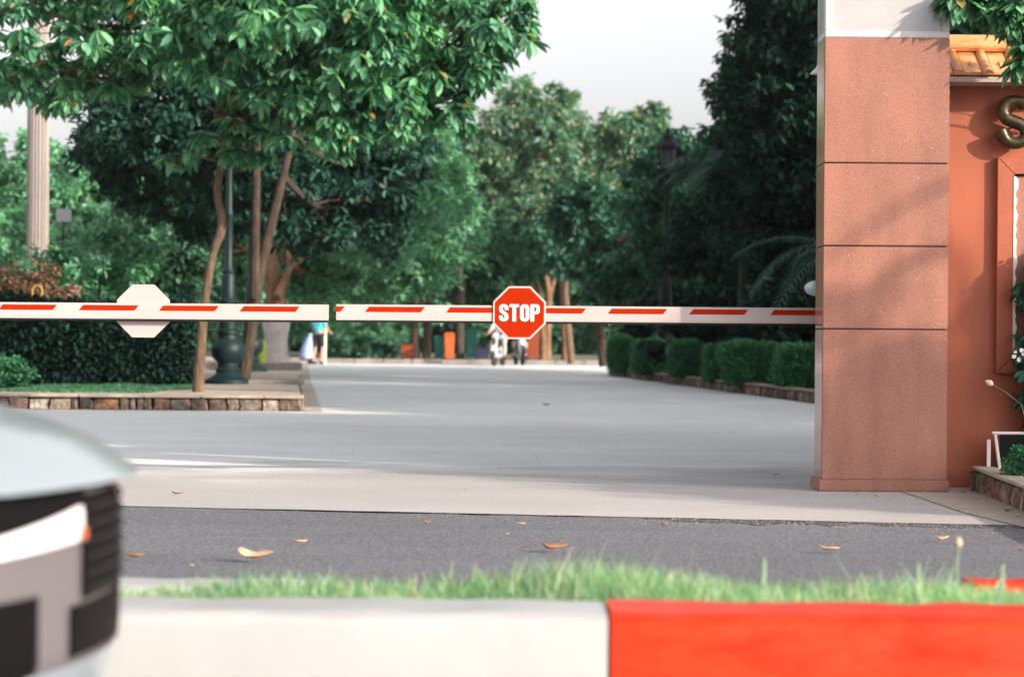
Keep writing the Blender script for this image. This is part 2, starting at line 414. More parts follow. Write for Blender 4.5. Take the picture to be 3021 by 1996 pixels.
def whorl(rng, K=7, L=0.2, Wd=0.07, droop=(0.2, 1.1)):
    vs, fs = [], []
    for k in range(K):
        a = 2*np.pi*k/K + rng.uniform(-.35, .35); dr = rng.uniform(*droop); l = L*rng.uniform(.75, 1.15)
        v = leaf(l, Wd*rng.uniform(.85, 1.15), 0.3, 0.16)
        cd, sd_ = math.cos(dr), math.sin(dr)
        v = np.stack([v[:, 0]*cd + v[:, 2]*sd_, v[:, 1], -v[:, 0]*sd_ + v[:, 2]*cd], 1)
        v[:, 0] += 0.01
        ca, sa = math.cos(a), math.sin(a)
        v = np.stack([v[:, 0]*ca - v[:, 1]*sa, v[:, 0]*sa + v[:, 1]*ca, v[:, 2]], 1)
        b = 6*k
        vs.append(v); fs += [[b, b+1, b+2, b+3], [b, b+3, b+4, b+5]]
    return np.concatenate(vs), np.array(fs)
def scatter(name, P, tmpls, rng, smin, smax, tilt, mt, parent=None):
    """place random templates at points P"""
    Vs, Fs = [], []; off = 0
    n = len(P); pick = rng.integers(0, len(tmpls), n)
    for ti, (tv, tf) in enumerate(tmpls):
        Q = P[pick == ti]
        if not len(Q): continue
        Rm = rots(len(Q), rng, tilt); s = rng.uniform(smin, smax, len(Q))
        V = np.einsum('nij,vj->nvi', Rm, tv) * s[:, None, None] + Q[:, None, :]
        k = len(tv)
        Fx = tf[None] + (np.arange(len(Q))*k)[:, None, None] + off
        Vs.append(V.reshape(-1, 3)); Fs.append(Fx.reshape(-1, tf.shape[1])); off += len(Q)*k
    me = mesh_np(name, np.concatenate(Vs), np.concatenate(Fs), 4)
    return link(name, me, mt, parent)
def blob_points(rng, c, r, nclump, per, cr=0.22, inner=0.35, flat=0.75):
    """points in clumps, most of them near the surface of an ellipsoid"""
    c = np.array(c); r = np.array(r)
    u = rng.normal(size=(nclump, 3)); u /= np.linalg.norm(u, axis=1)[:, None]
    rad = np.where(rng.uniform(size=nclump) < inner, rng.uniform(0.15, 0.8, nclump), rng.uniform(0.72, 1.12, nclump))
    cc = c + u*r*rad[:, None]
    ru = cr * r.min() * rng.uniform(0.6, 1.5, nclump)
    o = rng.normal(size=(nclump, per, 3)) * 0.55
    P = cc[:, None, :] + o * ru[:, None, None] * np.array([1, 1, flat])
    return P.reshape(-1, 3), cc
def bez(p0, p1, bow, n=7, rng=None):
    p0, p1 = Vector(p0), Vector(p1); d = (p1-p0); m = (p0+p1)/2 + Vector(bow)
    out = []
    for i in range(n+1):
        t = i/n; out.append(p0*(1-t)**2 + m*2*t*(1-t) + p1*t*t)
    return out
def tree(name, label, cat, trunks, blobs, leafm, barkm, tmpls, smin, smax, tilt, seed, nclump=60, per=20, cr=0.22, inner=0.35, group=None, twigs=10, limb_r=0.05, loc=None, extra_trunk_mat=None):
    """trunks: list of (points, radii). blobs: list of (centre, radii, weight)"""
    rng = np.random.default_rng(seed); rr = random.Random(seed)
    base = Vector(trunks[0][0][0]); root = thing(name, label, cat, base, 0, group)
    root_inv = -base
    mb = MB()
    for pts, rad in trunks:
        pts = [Vector(p) + root_inv for p in pts]
        # smooth the path
        q = [pts[0]]; rq = [rad[0]]
        for i in range(len(pts)-1):
            for s in (1, 2, 3):
                t = s/3
                a = pts[max(i-1, 0)]; b = pts[i]; c = pts[i+1]; e = pts[min(i+2, len(pts)-1)]
                q.append(0.5*((2*b) + (c-a)*t + (2*a-5*b+4*c-e)*t*t + (3*b-a-3*c+e)*t**3)); rq.append(rad[i]*(1-t)+rad[i+1]*t)
        rq = [r*(1+rr.uniform(-.06, .06)) for r in rq]
        mb.tube(q, rq, 9)
    allP = []
    for (c, r, wgt) in blobs:
        cB = Vector(c) + root_inv
        P, cc = blob_points(rng, cB, r, max(3, int(nclump*wgt)), per, cr, inner)
        allP.append(P)
        # a limb from the nearest trunk top part to the blob, twigs on to clumps
        cand = [Vector(p)+root_inv for pts, _ in trunks for p in pts[len(pts)//2:]]
        st = min(cand, key=lambda p: (p-cB).length)
        lim = bez(st, cB, (rr.uniform(-.2, .2), rr.uniform(-.2, .2), -0.12*(st-cB).length), 8)
        mb.tube(lim, [limb_r*(1-0.75*i/8) for i in range(9)], 6)
        idx = rr.sample(range(len(cc)), min(twigs, len(cc)))
        for i in idx:
            s = lim[rr.randint(3, 8)]
            e = Vector(cc[i]); tw = bez(s, e, (rr.uniform(-.1, .1), rr.uniform(-.1, .1), rr.uniform(-.05, .15)*(s-e).length), 4)
            mb.tube(tw, [limb_r*0.32*(1-0.8*j/4) for j in range(5)], 4)
    tr = mb.build('trunk', barkm, root, smooth=True)
    P = np.concatenate(allP)
    scatter('crown', P, tmpls, rng, smin, smax, tilt, leafm, root)
    return root
rng0 = np.random.default_rng(11)
T_whorl = [whorl(rng0, 7, 0.21, 0.075) for _ in range(5)]
T_whorl_s = [whorl(rng0, 6, 0.115, 0.05) for _ in range(5)]
T_small = [whorl(rng0, 5, 0.13, 0.055, (-0.6, 0.9)) for _ in range(5)]
T_tiny = [whorl(rng0, 4, 0.05, 0.022, (-1.1, 0.6)) for _ in range(4)]
T_big = [whorl(rng0, 5, 0.22, 0.12, (-0.5, 0.9)) for _ in range(5)]

LM_near = leafmat('leaf_near_tree', [(0, (0.03, 0.095, 0.05)), (0.5, (0.075, 0.20, 0.10)), (0.985, (0.22, 0.40, 0.20)), (0.99, (0.34, 0.20, 0.07)), (1, (0.45, 0.22, 0.08))], trans=0.32, spec=.22, rough=.5)
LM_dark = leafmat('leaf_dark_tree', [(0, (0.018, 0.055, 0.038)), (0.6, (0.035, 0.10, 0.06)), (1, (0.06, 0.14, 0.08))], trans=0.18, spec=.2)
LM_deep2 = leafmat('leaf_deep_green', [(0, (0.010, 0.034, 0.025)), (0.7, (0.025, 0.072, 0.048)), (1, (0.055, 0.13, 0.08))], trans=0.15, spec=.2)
LM_deep = leafmat('leaf_shade_painted', [(0, (0.005, 0.015, 0.012)), (0.7, (0.011, 0.031, 0.022)), (1, (0.022, 0.06, 0.038))], trans=0.1, spec=.12, rough=.6)  # shade on the left hedge and right-hand trees is put into this near-black leaf colour
LM_mid = leafmat('leaf_mid_tree', [(0, (0.035, 0.10, 0.06)), (0.6, (0.065, 0.16, 0.09)), (1, (0.11, 0.21, 0.11))], trans=0.25)
LM_yellow = leafmat('leaf_yellowing_tree', [(0, (0.05, 0.12, 0.075)), (0.5, (0.10, 0.20, 0.12)), (0.88, (0.20, 0.28, 0.15)), (0.97, (0.36, 0.32, 0.17)), (1, (0.5, 0.36, 0.22))], trans=0.25)
LM_bright = leafmat('leaf_bright', [(0, (0.08, 0.20, 0.12)), (0.6, (0.16, 0.33, 0.19)), (1, (0.26, 0.42, 0.25))], trans=0.35)
LM_hedge = leafmat('leaf_hedge', [(0, (0.02, 0.08, 0.035)), (0.6, (0.045, 0.15, 0.065)), (1, (0.08, 0.23, 0.10))], trans=0.2)
LM_red = leafmat('leaf_reddish', [(0, (0.05, 0.09, 0.05)), (0.4, (0.14, 0.12, 0.07)), (0.7, (0.28, 0.13, 0.09)), (1, (0.42, 0.20, 0.15))], trans=0.25)
LM_palm = leafmat('leaf_palm', [(0, (0.010, 0.035, 0.026)), (1, (0.024, 0.07, 0.048))], trans=0.12, spec=0.3)
LM_flower = leafmat('petal_white', [(0, (0.75, 0.72, 0.66)), (1, (0.85, 0.83, 0.78))], trans=0.2)
LM_grass = leafmat('grass_blade', [(0, (0.085, 0.23, 0.11)), (0.5, (0.17, 0.34, 0.17)), (0.8, (0.33, 0.45, 0.29)), (1, (0.55, 0.48, 0.36))], trans=0.4)
LM_lawn = leafmat('lawn_blade', [(0, (0.02, 0.10, 0.05)), (1, (0.05, 0.16, 0.08))], trans=0.2)

def grass(name, n, xr, yr, z, hr, wd, mt, seed, parent=None, tall=0.012, edge_fn=None):
    rng = np.random.default_rng(seed)
    x = rng.uniform(*xr, n); y = rng.uniform(*yr, n)
    # tufts: density and height follow a slow wave
    h = rng.uniform(*hr, n) * (0.72 + 0.38*np.sin(x*2.3+1.0)*np.sin(x*5.1+y*3) ) 
    if edge_fn: h = h*edge_fn(x, y)
    h = np.where(rng.uniform(size=n) < tall, h*1.6, h)
    az = rng.uniform(0, 2*np.pi, n); ln = rng.uniform(0.1, 0.6, n)*h
    dx, dy = np.cos(az)*ln, np.sin(az)*ln
    a2 = rng.uniform(0, np.pi, n); wx, wy = np.cos(a2)*wd/2, np.sin(a2)*wd/2
    zb = np.full(n, z)
    V = np.stack([np.stack([x-wx, y-wy, zb], 1), np.stack([x+wx, y+wy, zb], 1),
                  np.stack([x+wx*.8+dx*.35, y+wy*.8+dy*.35, z+h*.6], 1), np.stack([x-wx*.8+dx*.35, y-wy*.8+dy*.35, z+h*.6], 1),
                  np.stack([x+wx*.15+dx, y+wy*.15+dy, z+h], 1), np.stack([x-wx*.15+dx, y-wy*.15+dy, z+h], 1)], 1).reshape(-1, 3)
    b = (np.arange(n)*6)[:, None]
    Fq = np.concatenate([b+np.array([[0, 1, 2, 3]]), b+np.array([[3, 2, 4, 5]])])
    return link(name, mesh_np(name, V, Fq, 4), mt, parent)
o = grass('grass', 27000, (-2.5, 3.2), (5.69, 6.6), 0.148, (0.06, 0.122), 0.0052, LM_grass, 3, edge_fn=lambda x, y: np.clip(.92+.16*(x+.5), .82, 1.04))
tag(o, 'bright blurred grass growing on the median behind the painted kerb', 'grass', kind='stuff')
# two tall seed stalks standing in the grass
def stalk(px, pyt, Y, label, headr):
    t = W(px, pyt, Y); b = Vector((t.x - 0.012, Y, 0.17))
    r = thing('grass_stalk', label, 'weed', b, 0, 'tall weeds in the grass strip')
    mb = MB(); mb.tube(bez((0, 0, 0), t-b, (0.006, 0, 0), 5), [0.0032, .003, .003, .0026, .0024, .002] if headr else [.006, .008, .009, .008, .006, .002], 5, sx=.5)
    mb.build('stem', mat('stalk', (0.17, 0.25, 0.15), 0.7, var=.2), r)
    if headr <= 0: return
    m2 = MB(); m2.lathe([(0.001, -headr*1.6), (headr*.7, -headr), (headr, 0), (headr*.6, headr*1.2), (0.001, headr*1.7)], 8, o=t-b)
    m2.build('seed_head', mat('seed_head_%d' % int(px), (0.55, 0.42, 0.28) if px > 2820 else (0.5, 0.52, 0.38), 0.8, var=.2), r, smooth=True)
stalk(2828, 1600, 6.2, 'tall weed with a round brown head rising from the grass, right of the pillar', 0.009)
stalk(2710, 1655, 6.1, 'tall pale weed in the grass below the pillar', 0)
stalk(2958, 1662, 6.0, 'pale upright blade of weed nearest the right edge of the grass', 0)
stalk(2255, 1640, 6.3, 'thin leaning weed in the middle of the grass strip', 0)

# ------------------------------------------------------------------ barrier arms
BY = 14.42
PXM = F / BY
def barx(px): return (px - 1510.5) / PXM
def arm(name, label, px0, px1, zc, stripes, tilt=0.0):
    x0, x1 = barx(px0), barx(px1)
    root = thing(name, label, 'boom barrier', (x1 if px0 > 500 else x0, BY, zc))
    ox = x1 if px0 > 500 else x0
    h = 0.0475
    mb = MB(); mb.box(x0-ox, x1-ox, -0.022, 0.022, -h, h); mb.build('beam', M_bar, root, bevel=0.003)
    m2 = MB(); m2.box(x0-ox+.002, x1-ox-.002, -0.019, 0.019, -h-0.011, -h+0.0005); m2.build('rubber_edge', M_rubber, root)
    sh = 0.025
    zt, zb = h-0.013, h-0.044
    for (a, b) in stripes:
        xa, xb = barx(a)-ox, barx(b)-ox
        lo = x0-ox+0.001; hi = x1-ox-0.001
        poly = [(xa, zb), (xb, zb), (xb+sh, zt), (xa+sh, zt)]
        if xa < lo: poly = [(lo, zb), (xb, zb), (xb+sh, zt), (lo, zt)]
        if xb+sh > hi: poly = [(xa, zb), (hi, zb), (hi, zt), (xa+sh, zt)]
        m3 = MB(); m3.prism(poly, -0.0235, -0.021); m3.build('stripe', M_signred, root)
    return root, ox
armL, oxL = arm('boom_barrier', 'left white barrier arm with red stripes and the blank back of an octagonal sign', -420, 969, 1.005,
                [(-240, -78), (-2-0, 157), (234, 398), (470, 634), (708, 872)])
armR, oxR = arm('boom_barrier', 'right white barrier arm with red stripes carrying the red STOP sign', 991, 2560, 1.008,
                [(900, 1005), (1077, 1241), (1316, 1479), (1554, 1716), (1792, 1955), (2031, 2194), (2270, 2433)])
def octa(r, rot=math.pi/8): return [(r*math.cos(rot+k*math.pi/4), r*math.sin(rot+k*math.pi/4)) for k in range(8)]
def bolt(parent, x, y, z):
    mb = MB(); mb.lathe([(0.008, 0), (0.008, 0.004), (0.005, 0.007)], 8, M=Matrix.Translation((x, y, z)) @ Matrix.Rotation(R(90), 4, 'X'))
    mb.build('bolt', mat('zinc', (0.5, 0.5, 0.5), 0.4, 0.8), parent)
# blank sign behind the left arm
c = W(423, 917, BY+0.03)
sg = MB(); sg.prism([(x, z) for x, z in octa(0.158/math.cos(math.pi/8)*1.0)], -0.003, 0.003)
s1 = sg.build('sign_plate', M_bar, armL, bevel=0.001, seg=1); s1.location = (c.x-oxL, 0.027, c.z-1.005)
# stop sign in front of the right arm
c = W(1532.5, 922, BY-0.03)
sx_, sz_ = c.x-oxR, c.z-1.008
sg = MB(); sg.prism(octa(0.1575/math.cos(math.pi/8)), -0.003, 0.003)
s2 = sg.build('sign_plate', M_bar, armR, bevel=0.001, seg=1); s2.location = (sx_, -0.0275, sz_)
fc = MB(); fc.prism(octa(0.1455/math.cos(math.pi/8)), -0.0008, 0.0008)
s3 = fc.build('sign_face', M_signred, s2); s3.location = (0, -0.0042, 0)
def strip(path, wd, closed=False):
    """2D mitred strip -> verts, quads"""
    n = len(path); vs = []
    for i, p in enumerate(path):
        a = path[i-1] if (i > 0 or closed) else None
        b = path[(i+1) % n] if (i < n-1 or closed) else None
        p = Vector(p)
        d1 = (p-Vector(a)).normalized() if a is not None else (Vector(b)-p).normalized()
        d2 = (Vector(b)-p).normalized() if b is not None else d1
        t = (d1+d2).normalized(); nrm = Vector((-t.y, t.x)); k = wd/2/max(0.5, nrm.dot(Vector((-d1.y, d1.x))))
        vs += [p+nrm*k, p-nrm*k]
    m = n if closed else n-1
    return vs, [(2*i, 2*i+1, 2*((i+1) % n)+1, 2*((i+1) % n)) for i in range(m)]
def arc(cx, cy, rx, ry, a0, a1, n): return [(cx+rx*math.cos(R(a0+(a1-a0)*i/n)), cy+ry*math.sin(R(a0+(a1-a0)*i/n))) for i in range(n+1)]
def glyph(ch, w_=0.46, s=0.185, hs=0.16):
    """letter of height 1 -> list of (verts2d, faces)"""
    out = []
    if ch == 'T':
        out.append(([(0, 1-hs*1.1), (w_, 1-hs*1.1), (w_, 1), (0, 1)], [(0, 1, 2, 3)]))
        out.append(([(w_/2-s/2, 0), (w_/2+s/2, 0), (w_/2+s/2, 1-hs*1.1), (w_/2-s/2, 1-hs*1.1)], [(0, 1, 2, 3)]))
    elif ch == 'O':
        e = s/2; p = arc(w_/2, 1-e-(w_/2-e), w_/2-e, w_/2-e, 0, 180, 10) + arc(w_/2, e+(w_/2-e), w_/2-e, w_/2-e, 180, 360, 10)
        out.append(strip(p, s, True))
    elif ch == 'P':
        out.append(([(0, 0), (s, 0), (s, 1), (0, 1)], [(0, 1, 2, 3)]))
        r = 0.16; e = hs/2
        p = [(s, 1-e), (w_-s/2-0.07, 1-e)] + arc(w_-s/2-0.07, 1-e-0.1, 0.07, 0.1, 80, 0, 5) + arc(w_-s/2-0.07, 0.43+e+0.1, 0.07, 0.1, 0, -80, 5) + [(w_-s/2-0.07, 0.43+e), (s, 0.43+e)]
        out.append(strip(p, s*0.9))
    elif ch == 'S':
        e = s/2; rx = w_/2-e
        p = [(w_-e, 0.66), (w_-e, 1-e-0.12)] + arc(w_/2, 1-e-0.13, rx, 0.13, 0, 180, 8)[1:] + [(e, 0.70), (e+0.03, 0.60), (w_/2-0.03, 0.52), (w_/2+0.03, 0.48), (w_-e-0.03, 0.40), (w_-e, 0.30)] + arc(w_/2, e+0.13, rx, 0.13, 0, -180, 8) + [(e, 0.34)]
        out.append(strip(p, s))
    return out
def word(txt, H, wtot, y0, y1, mt, parent, loc, nm='lettering'):
    mb = MB(); adv = 0.46+0.05; tot = adv*len(txt)-0.05; sx = wtot/tot
    for i, ch in enumerate(txt):
        for vs, fs in glyph(ch):
            k = len(vs)
            P0 = [((v[0]+i*adv)*sx-wtot/2, y0, v[1]*H-H/2) for v in vs]; P1 = [(p[0], y1, p[2]) for p in P0]
            ff = list(fs) + [tuple(a+k for a in f[::-1]) for f in fs]
            # side walls on boundary edges
            ec = {}
            for f in fs:
                for a, b in zip(f, f[1:]+f[:1]): ec[(a, b)] = 1
            for (a, b) in list(ec):
                if (b, a) not in ec: ff.append((a, b, b+k, a+k))
            mb.add(P0+P1, ff)
    o = mb.build(nm, mt, parent); o.location = loc
    return o
word('STOP', 0.103, 0.243, -0.0008, 0.0008, M_white, s2, (0, -0.0066, -0.001))
for x in (-0.06, 0.06): bolt(armL, c.x*0 + (W(423, 917, BY).x-oxL)+x, 0.034, 0)
# barrier housings at the two ends (one behind the pillar, one beyond the left edge)
def housing(x, label):
    r = thing('barrier_housing', label, 'barrier', (x, BY+0.14, 0))
    mb = MB(); mb.box(-0.17, 0.17, -0.11, 0.17, 0.0, 1.06); mb.build('cabinet', mat('housing_yellow', (0.6, 0.55, 0.5), .45, var=.05), r, bevel=0.012)
    m2 = MB(); m2.box(-0.185, 0.185, -0.125, 0.185, 1.061, 1.10); m2.build('lid', M_signred, r, bevel=0.012)
    m3 = MB(); m3.box(-0.22, 0.22, -0.16, 0.22, -0.01, -0.001+0.03); m3.build('footing', M_cap, r)
housing(barx(2600), 'barrier cabinet standing behind the pink pillar')
housing(barx(-470), 'barrier cabinet beyond the left edge that holds the left arm')

# ------------------------------------------------------------------ gate pillar
PX0, PX1, PY0, PY1 = 1.779, 2.496, 13.85, 14.19
pil = thing('gate_pillar', 'tall square pillar clad in pink granite with a white light box on top', 'pillar', ((PX0+PX1)/2, (PY0+PY1)/2, 0))
ox, oy = pil.location.x, pil.location.y
def pz(py): return W(2610, py, PY0).z
hx, hy = (PX1-PX0)/2, (PY1-PY0)/2
mb = MB(); mb.box(-hx+.0122, hx-.0122, -hy+.0122, hy-.0122, 0, W(2610, 114, 13.85).z); mb.build('core', mat('joint_mortar', (0.08, 0.035, 0.028), .9), pil)
zs = [pz(1414), pz(971), pz(726), pz(481.5), pz(112)]
gp = 0.004
for i in range(4):
    z0, z1 = zs[i]+gp*(i > 0), zs[i+1]-(gp if i < 3 else 0)
    m = MB(); m.box(-hx, hx, -hy, -hy+.0125, z0, z1); m.build('front_slab', M_granite, pil, bevel=0.0035)
    m = MB(); m.box(-hx, -hx+.0125, -hy+.013, hy, z0, z1); m.build('side_slab', M_granite_pol, pil, bevel=0.002)
    m = MB(); m.box(hx-.0125, hx, -hy+.013, hy, z0, z1); m.build('side_slab', M_granite_pol, pil, bevel=0.002)
m = MB(); m.box(-hx-.022, hx+.012, -hy-.022, hy+.012, 0.0, zs[0]); m.build('plinth', M_granite, pil, bevel=0.007)
# light box
M_frame = mat('light_box_frame', (0.50, 0.48, 0.465), 0.3, var=.04, scale=3)
lb0, lb1 = zs[4]+.002, zs[4]+1.05
m = MB(); t = 0.042
m.box(-hx+.001, hx-.001, -hy+.001, hy-.001, lb0, lb0+t*.9)
m.box(-hx+.001, hx-.001, -hy+.001, hy-.001, lb1-t, lb1)
for sx in (-1, 1):
    for sy in (-1, 1):
        a = sorted([sx*(hx-.001), sx*(hx-.001-t)]); b = sorted([sy*(hy-.001), sy*(hy-.001-t)])
        m.box(a[0], a[1], b[0], b[1], lb0+t*.9+.0005, lb1-t-.0005)
fr = m.build('light_box', M_frame, pil, bevel=0.004)
pane = mat('opal_glass', (0.36, 0.355, 0.36), 0.15, var=.06, scale=4)
m = MB(); m.box(-hx+.012, hx-.012, -hy+.012, -hy+.018, lb0+.03, lb1-.03); m.build('pane', pane, fr)
m = MB(); m.box(-hx+.012, -hx+.018, -hy+.0185, hy-.012, lb0+.03, lb1-.03); m.build('pane', pane, fr)
m = MB(); m.box(hx-.018, hx-.012, -hy+.0185, hy-.012, lb0+.03, lb1-.03); m.build('pane', pane, fr)
m = MB(); m.box(-hx-.03, hx+.03, -hy-.03, hy+.03, lb1+.001, lb1+.05); m.build('cap', M_frame, pil, bevel=0.01)

# round mirror peeking out behind the pillar
mr = thing('traffic_mirror', 'round bluish mirror with a black rim peeking out behind the pillar', 'mirror', (W(2409, 850, 14.6).x, 14.6, 0))
m = MB(); m.tube([(0.06, 0.05, 0), (0.06, 0.05, 1.14)], 0.018, 8); m.build('post', M_blackiron, mr)
Mm = Matrix.Translation((0, 0, W(2400, 850, 14.6).z)) @ Matrix.Rotation(R(90), 4, 'X') @ Matrix.Diagonal((1.2, .76, 1, 1))
m = MB(); m.lathe([(0.04, -0.05), (0.075, -0.02), (0.078, 0.0), (0.070, 0.012), (0.064, 0.008)], 24, M=Mm); m.build('rim', M_blackiron, mr, smooth=True)
m = MB(); m.lathe([(0.063, 0.009), (0.05, 0.017), (0.03, 0.021), (0.002, 0.023)], 24, M=Mm); m.build('glass', mat('mirror_glass', (0.50, 0.62, 0.66), 0.3, 0.4), mr, smooth=True)
# small lamp bracket high behind the pillar
lp = W(2403, 214, 14.6)
lk = thing('small_lamp', 'small pale conical lamp shade sticking out high behind the pillar', 'lamp', (lp.x+.05, 14.6, 0))
m = MB(); m.lathe([(0.012, 0.06), (0.02, 0.04), (0.055, 0.004), (0.058, 0.0)], 16, o=(-.02, 0, lp.z-0.01)); m.build('shade', M_white, lk, smooth=True)
m = MB(); m.tube([(0.06, 0, 0), (0.06, 0, lp.z+.08), (-.02, 0, lp.z+.06)], 0.009, 6); m.build('post', M_blackiron, lk)

# ------------------------------------------------------------------ wall with tiled coping
WY = 14.3
wl = thing('entrance_wall', 'red rendered entrance wall with orange tiled coping beside the pillar', 'wall', (PX1+.002, WY, 0))
WL = 6.0
ztop = 2.38
m = MB(); m.box(0, WL, 0, 0.24, 0, ztop); m.build('body', M_wallred, wl)
M_tile = mat('glazed_tile', (0.70, 0.30, 0.115), 0.28, col2=(0.80, 0.42, 0.20), scale=14, coat=.4, bump=.1)
ez, rz_ = 2.405, 2.585
ey, ry = -0.25, 0.06
m = MB(); m.box(-0.0, WL, ey+0.01, 0.40, 2.372, 2.402); m.build('eave_board', mat('eave_board', (0.42, 0.33, 0.30), .7, var=.12), wl)
pans = MB(); covs = MB(); marks = MB()
per = 0.170; n = int(WL/per)
sl = math.atan2(rz_-ez, ry-ey); ln = math.hypot(rz_-ez, ry-ey)
for i in range(n):
    x0 = -0.055+i*per
    Mx = Matrix.Translation((x0, ey, ez)) @ Matrix.Rotation(sl, 4, 'X')
    a = max(0.0, 0.0 - x0 + .001) if i == 0 else 0
    pans.box(a, 0.112, 0, ln, 0.002, 0.02, M=Mx)
    # curved cover tile
    pr = [(0.112+0.029+0.031*math.cos(R(k)), 0.012+0.032*math.sin(R(k))) for k in range(180, -1, -20)]
    vs = [Mx @ Vector((x, -0.012, z)) for x, z in pr] + [Mx @ Vector((x, ln, z)) for x, z in pr]
    q = len(pr); covs.add(vs, [(j, j+1, j+1+q, j+q) for j in range(q-1)] + [tuple(range(q)), tuple(range(2*q-1, q-1, -1))])
    if i > 0:
        dm = [Mx @ Vector(p) for p in ((0.056, 0.06, 0.0205), (0.074, 0.115, 0.0205), (0.056, 0.17, 0.0205), (0.038, 0.115, 0.0205), (0.056, 0.115, 0.036))]
        marks.add(dm, [(0, 1, 4), (1, 2, 4), (2, 3, 4), (3, 0, 4)])
pans.build('pan_tiles', M_tile, wl, bevel=0.006); covs.build('cover_tiles', M_tile, wl, smooth=True); marks.build('tile_bosses', M_tile, wl)
m = MB()
prof = [(-0.02, 2.575), (-0.045, 2.60), (-0.04, 2.66), (-0.01, 2.675), (0.14, 2.675), (0.17, 2.66), (0.175, 2.60), (0.15, 2.575)]
xx = 0.0
while xx < WL:
    x1 = min(xx+0.62, WL); k = len(prof)
    m.add([(xx, y, z) for y, z in prof] + [(x1-.006, y, z) for y, z in prof], [(j, (j+1) % k, (j+1) % k+k, j+k) for j in range(k)] + [tuple(range(k)), tuple(range(2*k-1, k-1, -1))])
    xx = x1
m.build('ridge_tiles', M_tile, wl, bevel=.005)
m = MB(); m.box(0, WL, 0.18, 0.42, 2.403, 2.56); m.build('rear_tiles', M_tile, wl)
# big bronze letter S
M_bronze = mat('letter_bronze', (0.012, 0.014, 0.008), 0.38, 0.35, scale=18, col2=(0.07, 0.05, 0.014))
Hs = 0.315
sp = []
for (x, y) in arc(0, 0.26, 0.105, 0.105, 20, 185, 9) + [(-0.103, 0.225), (-0.075, 0.185), (-0.02, 0.16), (0.03, 0.14), (0.085, 0.105)] + arc(0, 0.06, 0.115, 0.115, 5, -165, 10)[1:] + [(-0.125, 0.075)]:
    sp.append((x*.66, y*.60))
m = MB()
pts3 = [(p[0], 0, p[1]) for p in sp]
m.tube(pts3, [0.036, .040, .036, .033, .032, .033, .034, .035, .036, .037, .038, .039, .040, .040, .039, .038] + [.036]*(len(pts3)-19) + [.038, .041, .036], 12)
so = m.build('wall_letter', M_bronze, smooth=True)
cl = W(3005, 358, WY-0.09)
so.location = (W(2994, 358, WY-.085).x, WY-0.085, W(2994, 358, WY-.085).z-.096)
tag(so, 'large rounded bronze letter S mounted high on the red wall, cut by the right edge', 'letter')
# stand-off pins
for (x, z) in ((-0.055, 0.15), (0.03, 0.08), (0.0, -0.03)):
    m = MB(); m.tube([(x, 0.0, z), (x, 0.0845, z)], 0.006, 6); m.build('pin', M_blackiron, so)
# framed panel on the wall
fpx0, fpx1 = W(2937, 700, WY).x, W(2937, 700, WY).x+1.7
fz1, fz0 = W(2960, 466, WY).z, W(2960, 1100, WY).z
fp = thing('wall_panel', 'raised red stone frame with a ragged white inner edge fixed on the wall below the letter', 'panel', (fpx0, WY, 0))
wdt = 0.098
W_, dpt = fpx1-fpx0, 0.05
def trap(poly):
    m = MB(); k = len(poly)
    m.add([(x, -dpt, z) for x, z in poly] + [(x, -0.001, z) for x, z in poly], [tuple(range(k)), tuple(range(2*k-1, k-1, -1))] + [(j, j+k, (j+1) % k+k, (j+1) % k) for j in range(k)])
    m.build('frame_piece', M_wallred, fp, bevel=.0025, seg=1)
e = .0012
trap([(0, fz0+e), (wdt, fz0+wdt+e), (wdt, fz1-wdt-e), (0, fz1-e)])
trap([(W_, fz0+e), (W_-wdt, fz0+wdt+e), (W_-wdt, fz1-wdt-e), (W_, fz1-e)])
trap([(0+e, fz0), (W_-e, fz0), (W_-wdt-e, fz0+wdt), (wdt+e, fz0+wdt)])
trap([(0+e, fz1), (W_-e, fz1), (W_-wdt-e, fz1-wdt), (wdt+e, fz1-wdt)])
m = MB(); m.box(wdt, W_-wdt, -0.018, -0.002, fz0+wdt, fz1-wdt); m.build('inset', M_granite, fp)
rr = random.Random(9); m = MB(); z = fz0+wdt; pv = []
while z < fz1-wdt: pv.append(z); z += rr.uniform(.015, .05)
vs = []; 
for z in pv: vs += [(wdt-.003, -0.054, z), (wdt+.014+rr.uniform(-.007, .010), -0.054, z), (wdt+.014, -0.017, z), (wdt-.003, -.017, z)]
m.add(vs, [(4*i+a, 4*i+(a+1) % 4, 4*i+4+(a+1) % 4, 4*i+4+a) for i in range(len(pv)-1) for a in range(4)])
m.build('white_sealant', M_white, fp)
m = MB(); m.box(wdt+.012, W_-wdt, -0.030, -0.0185, fz1-wdt-.010, fz1-wdt-.002); m.build('top_gap', M_rubber, fp)

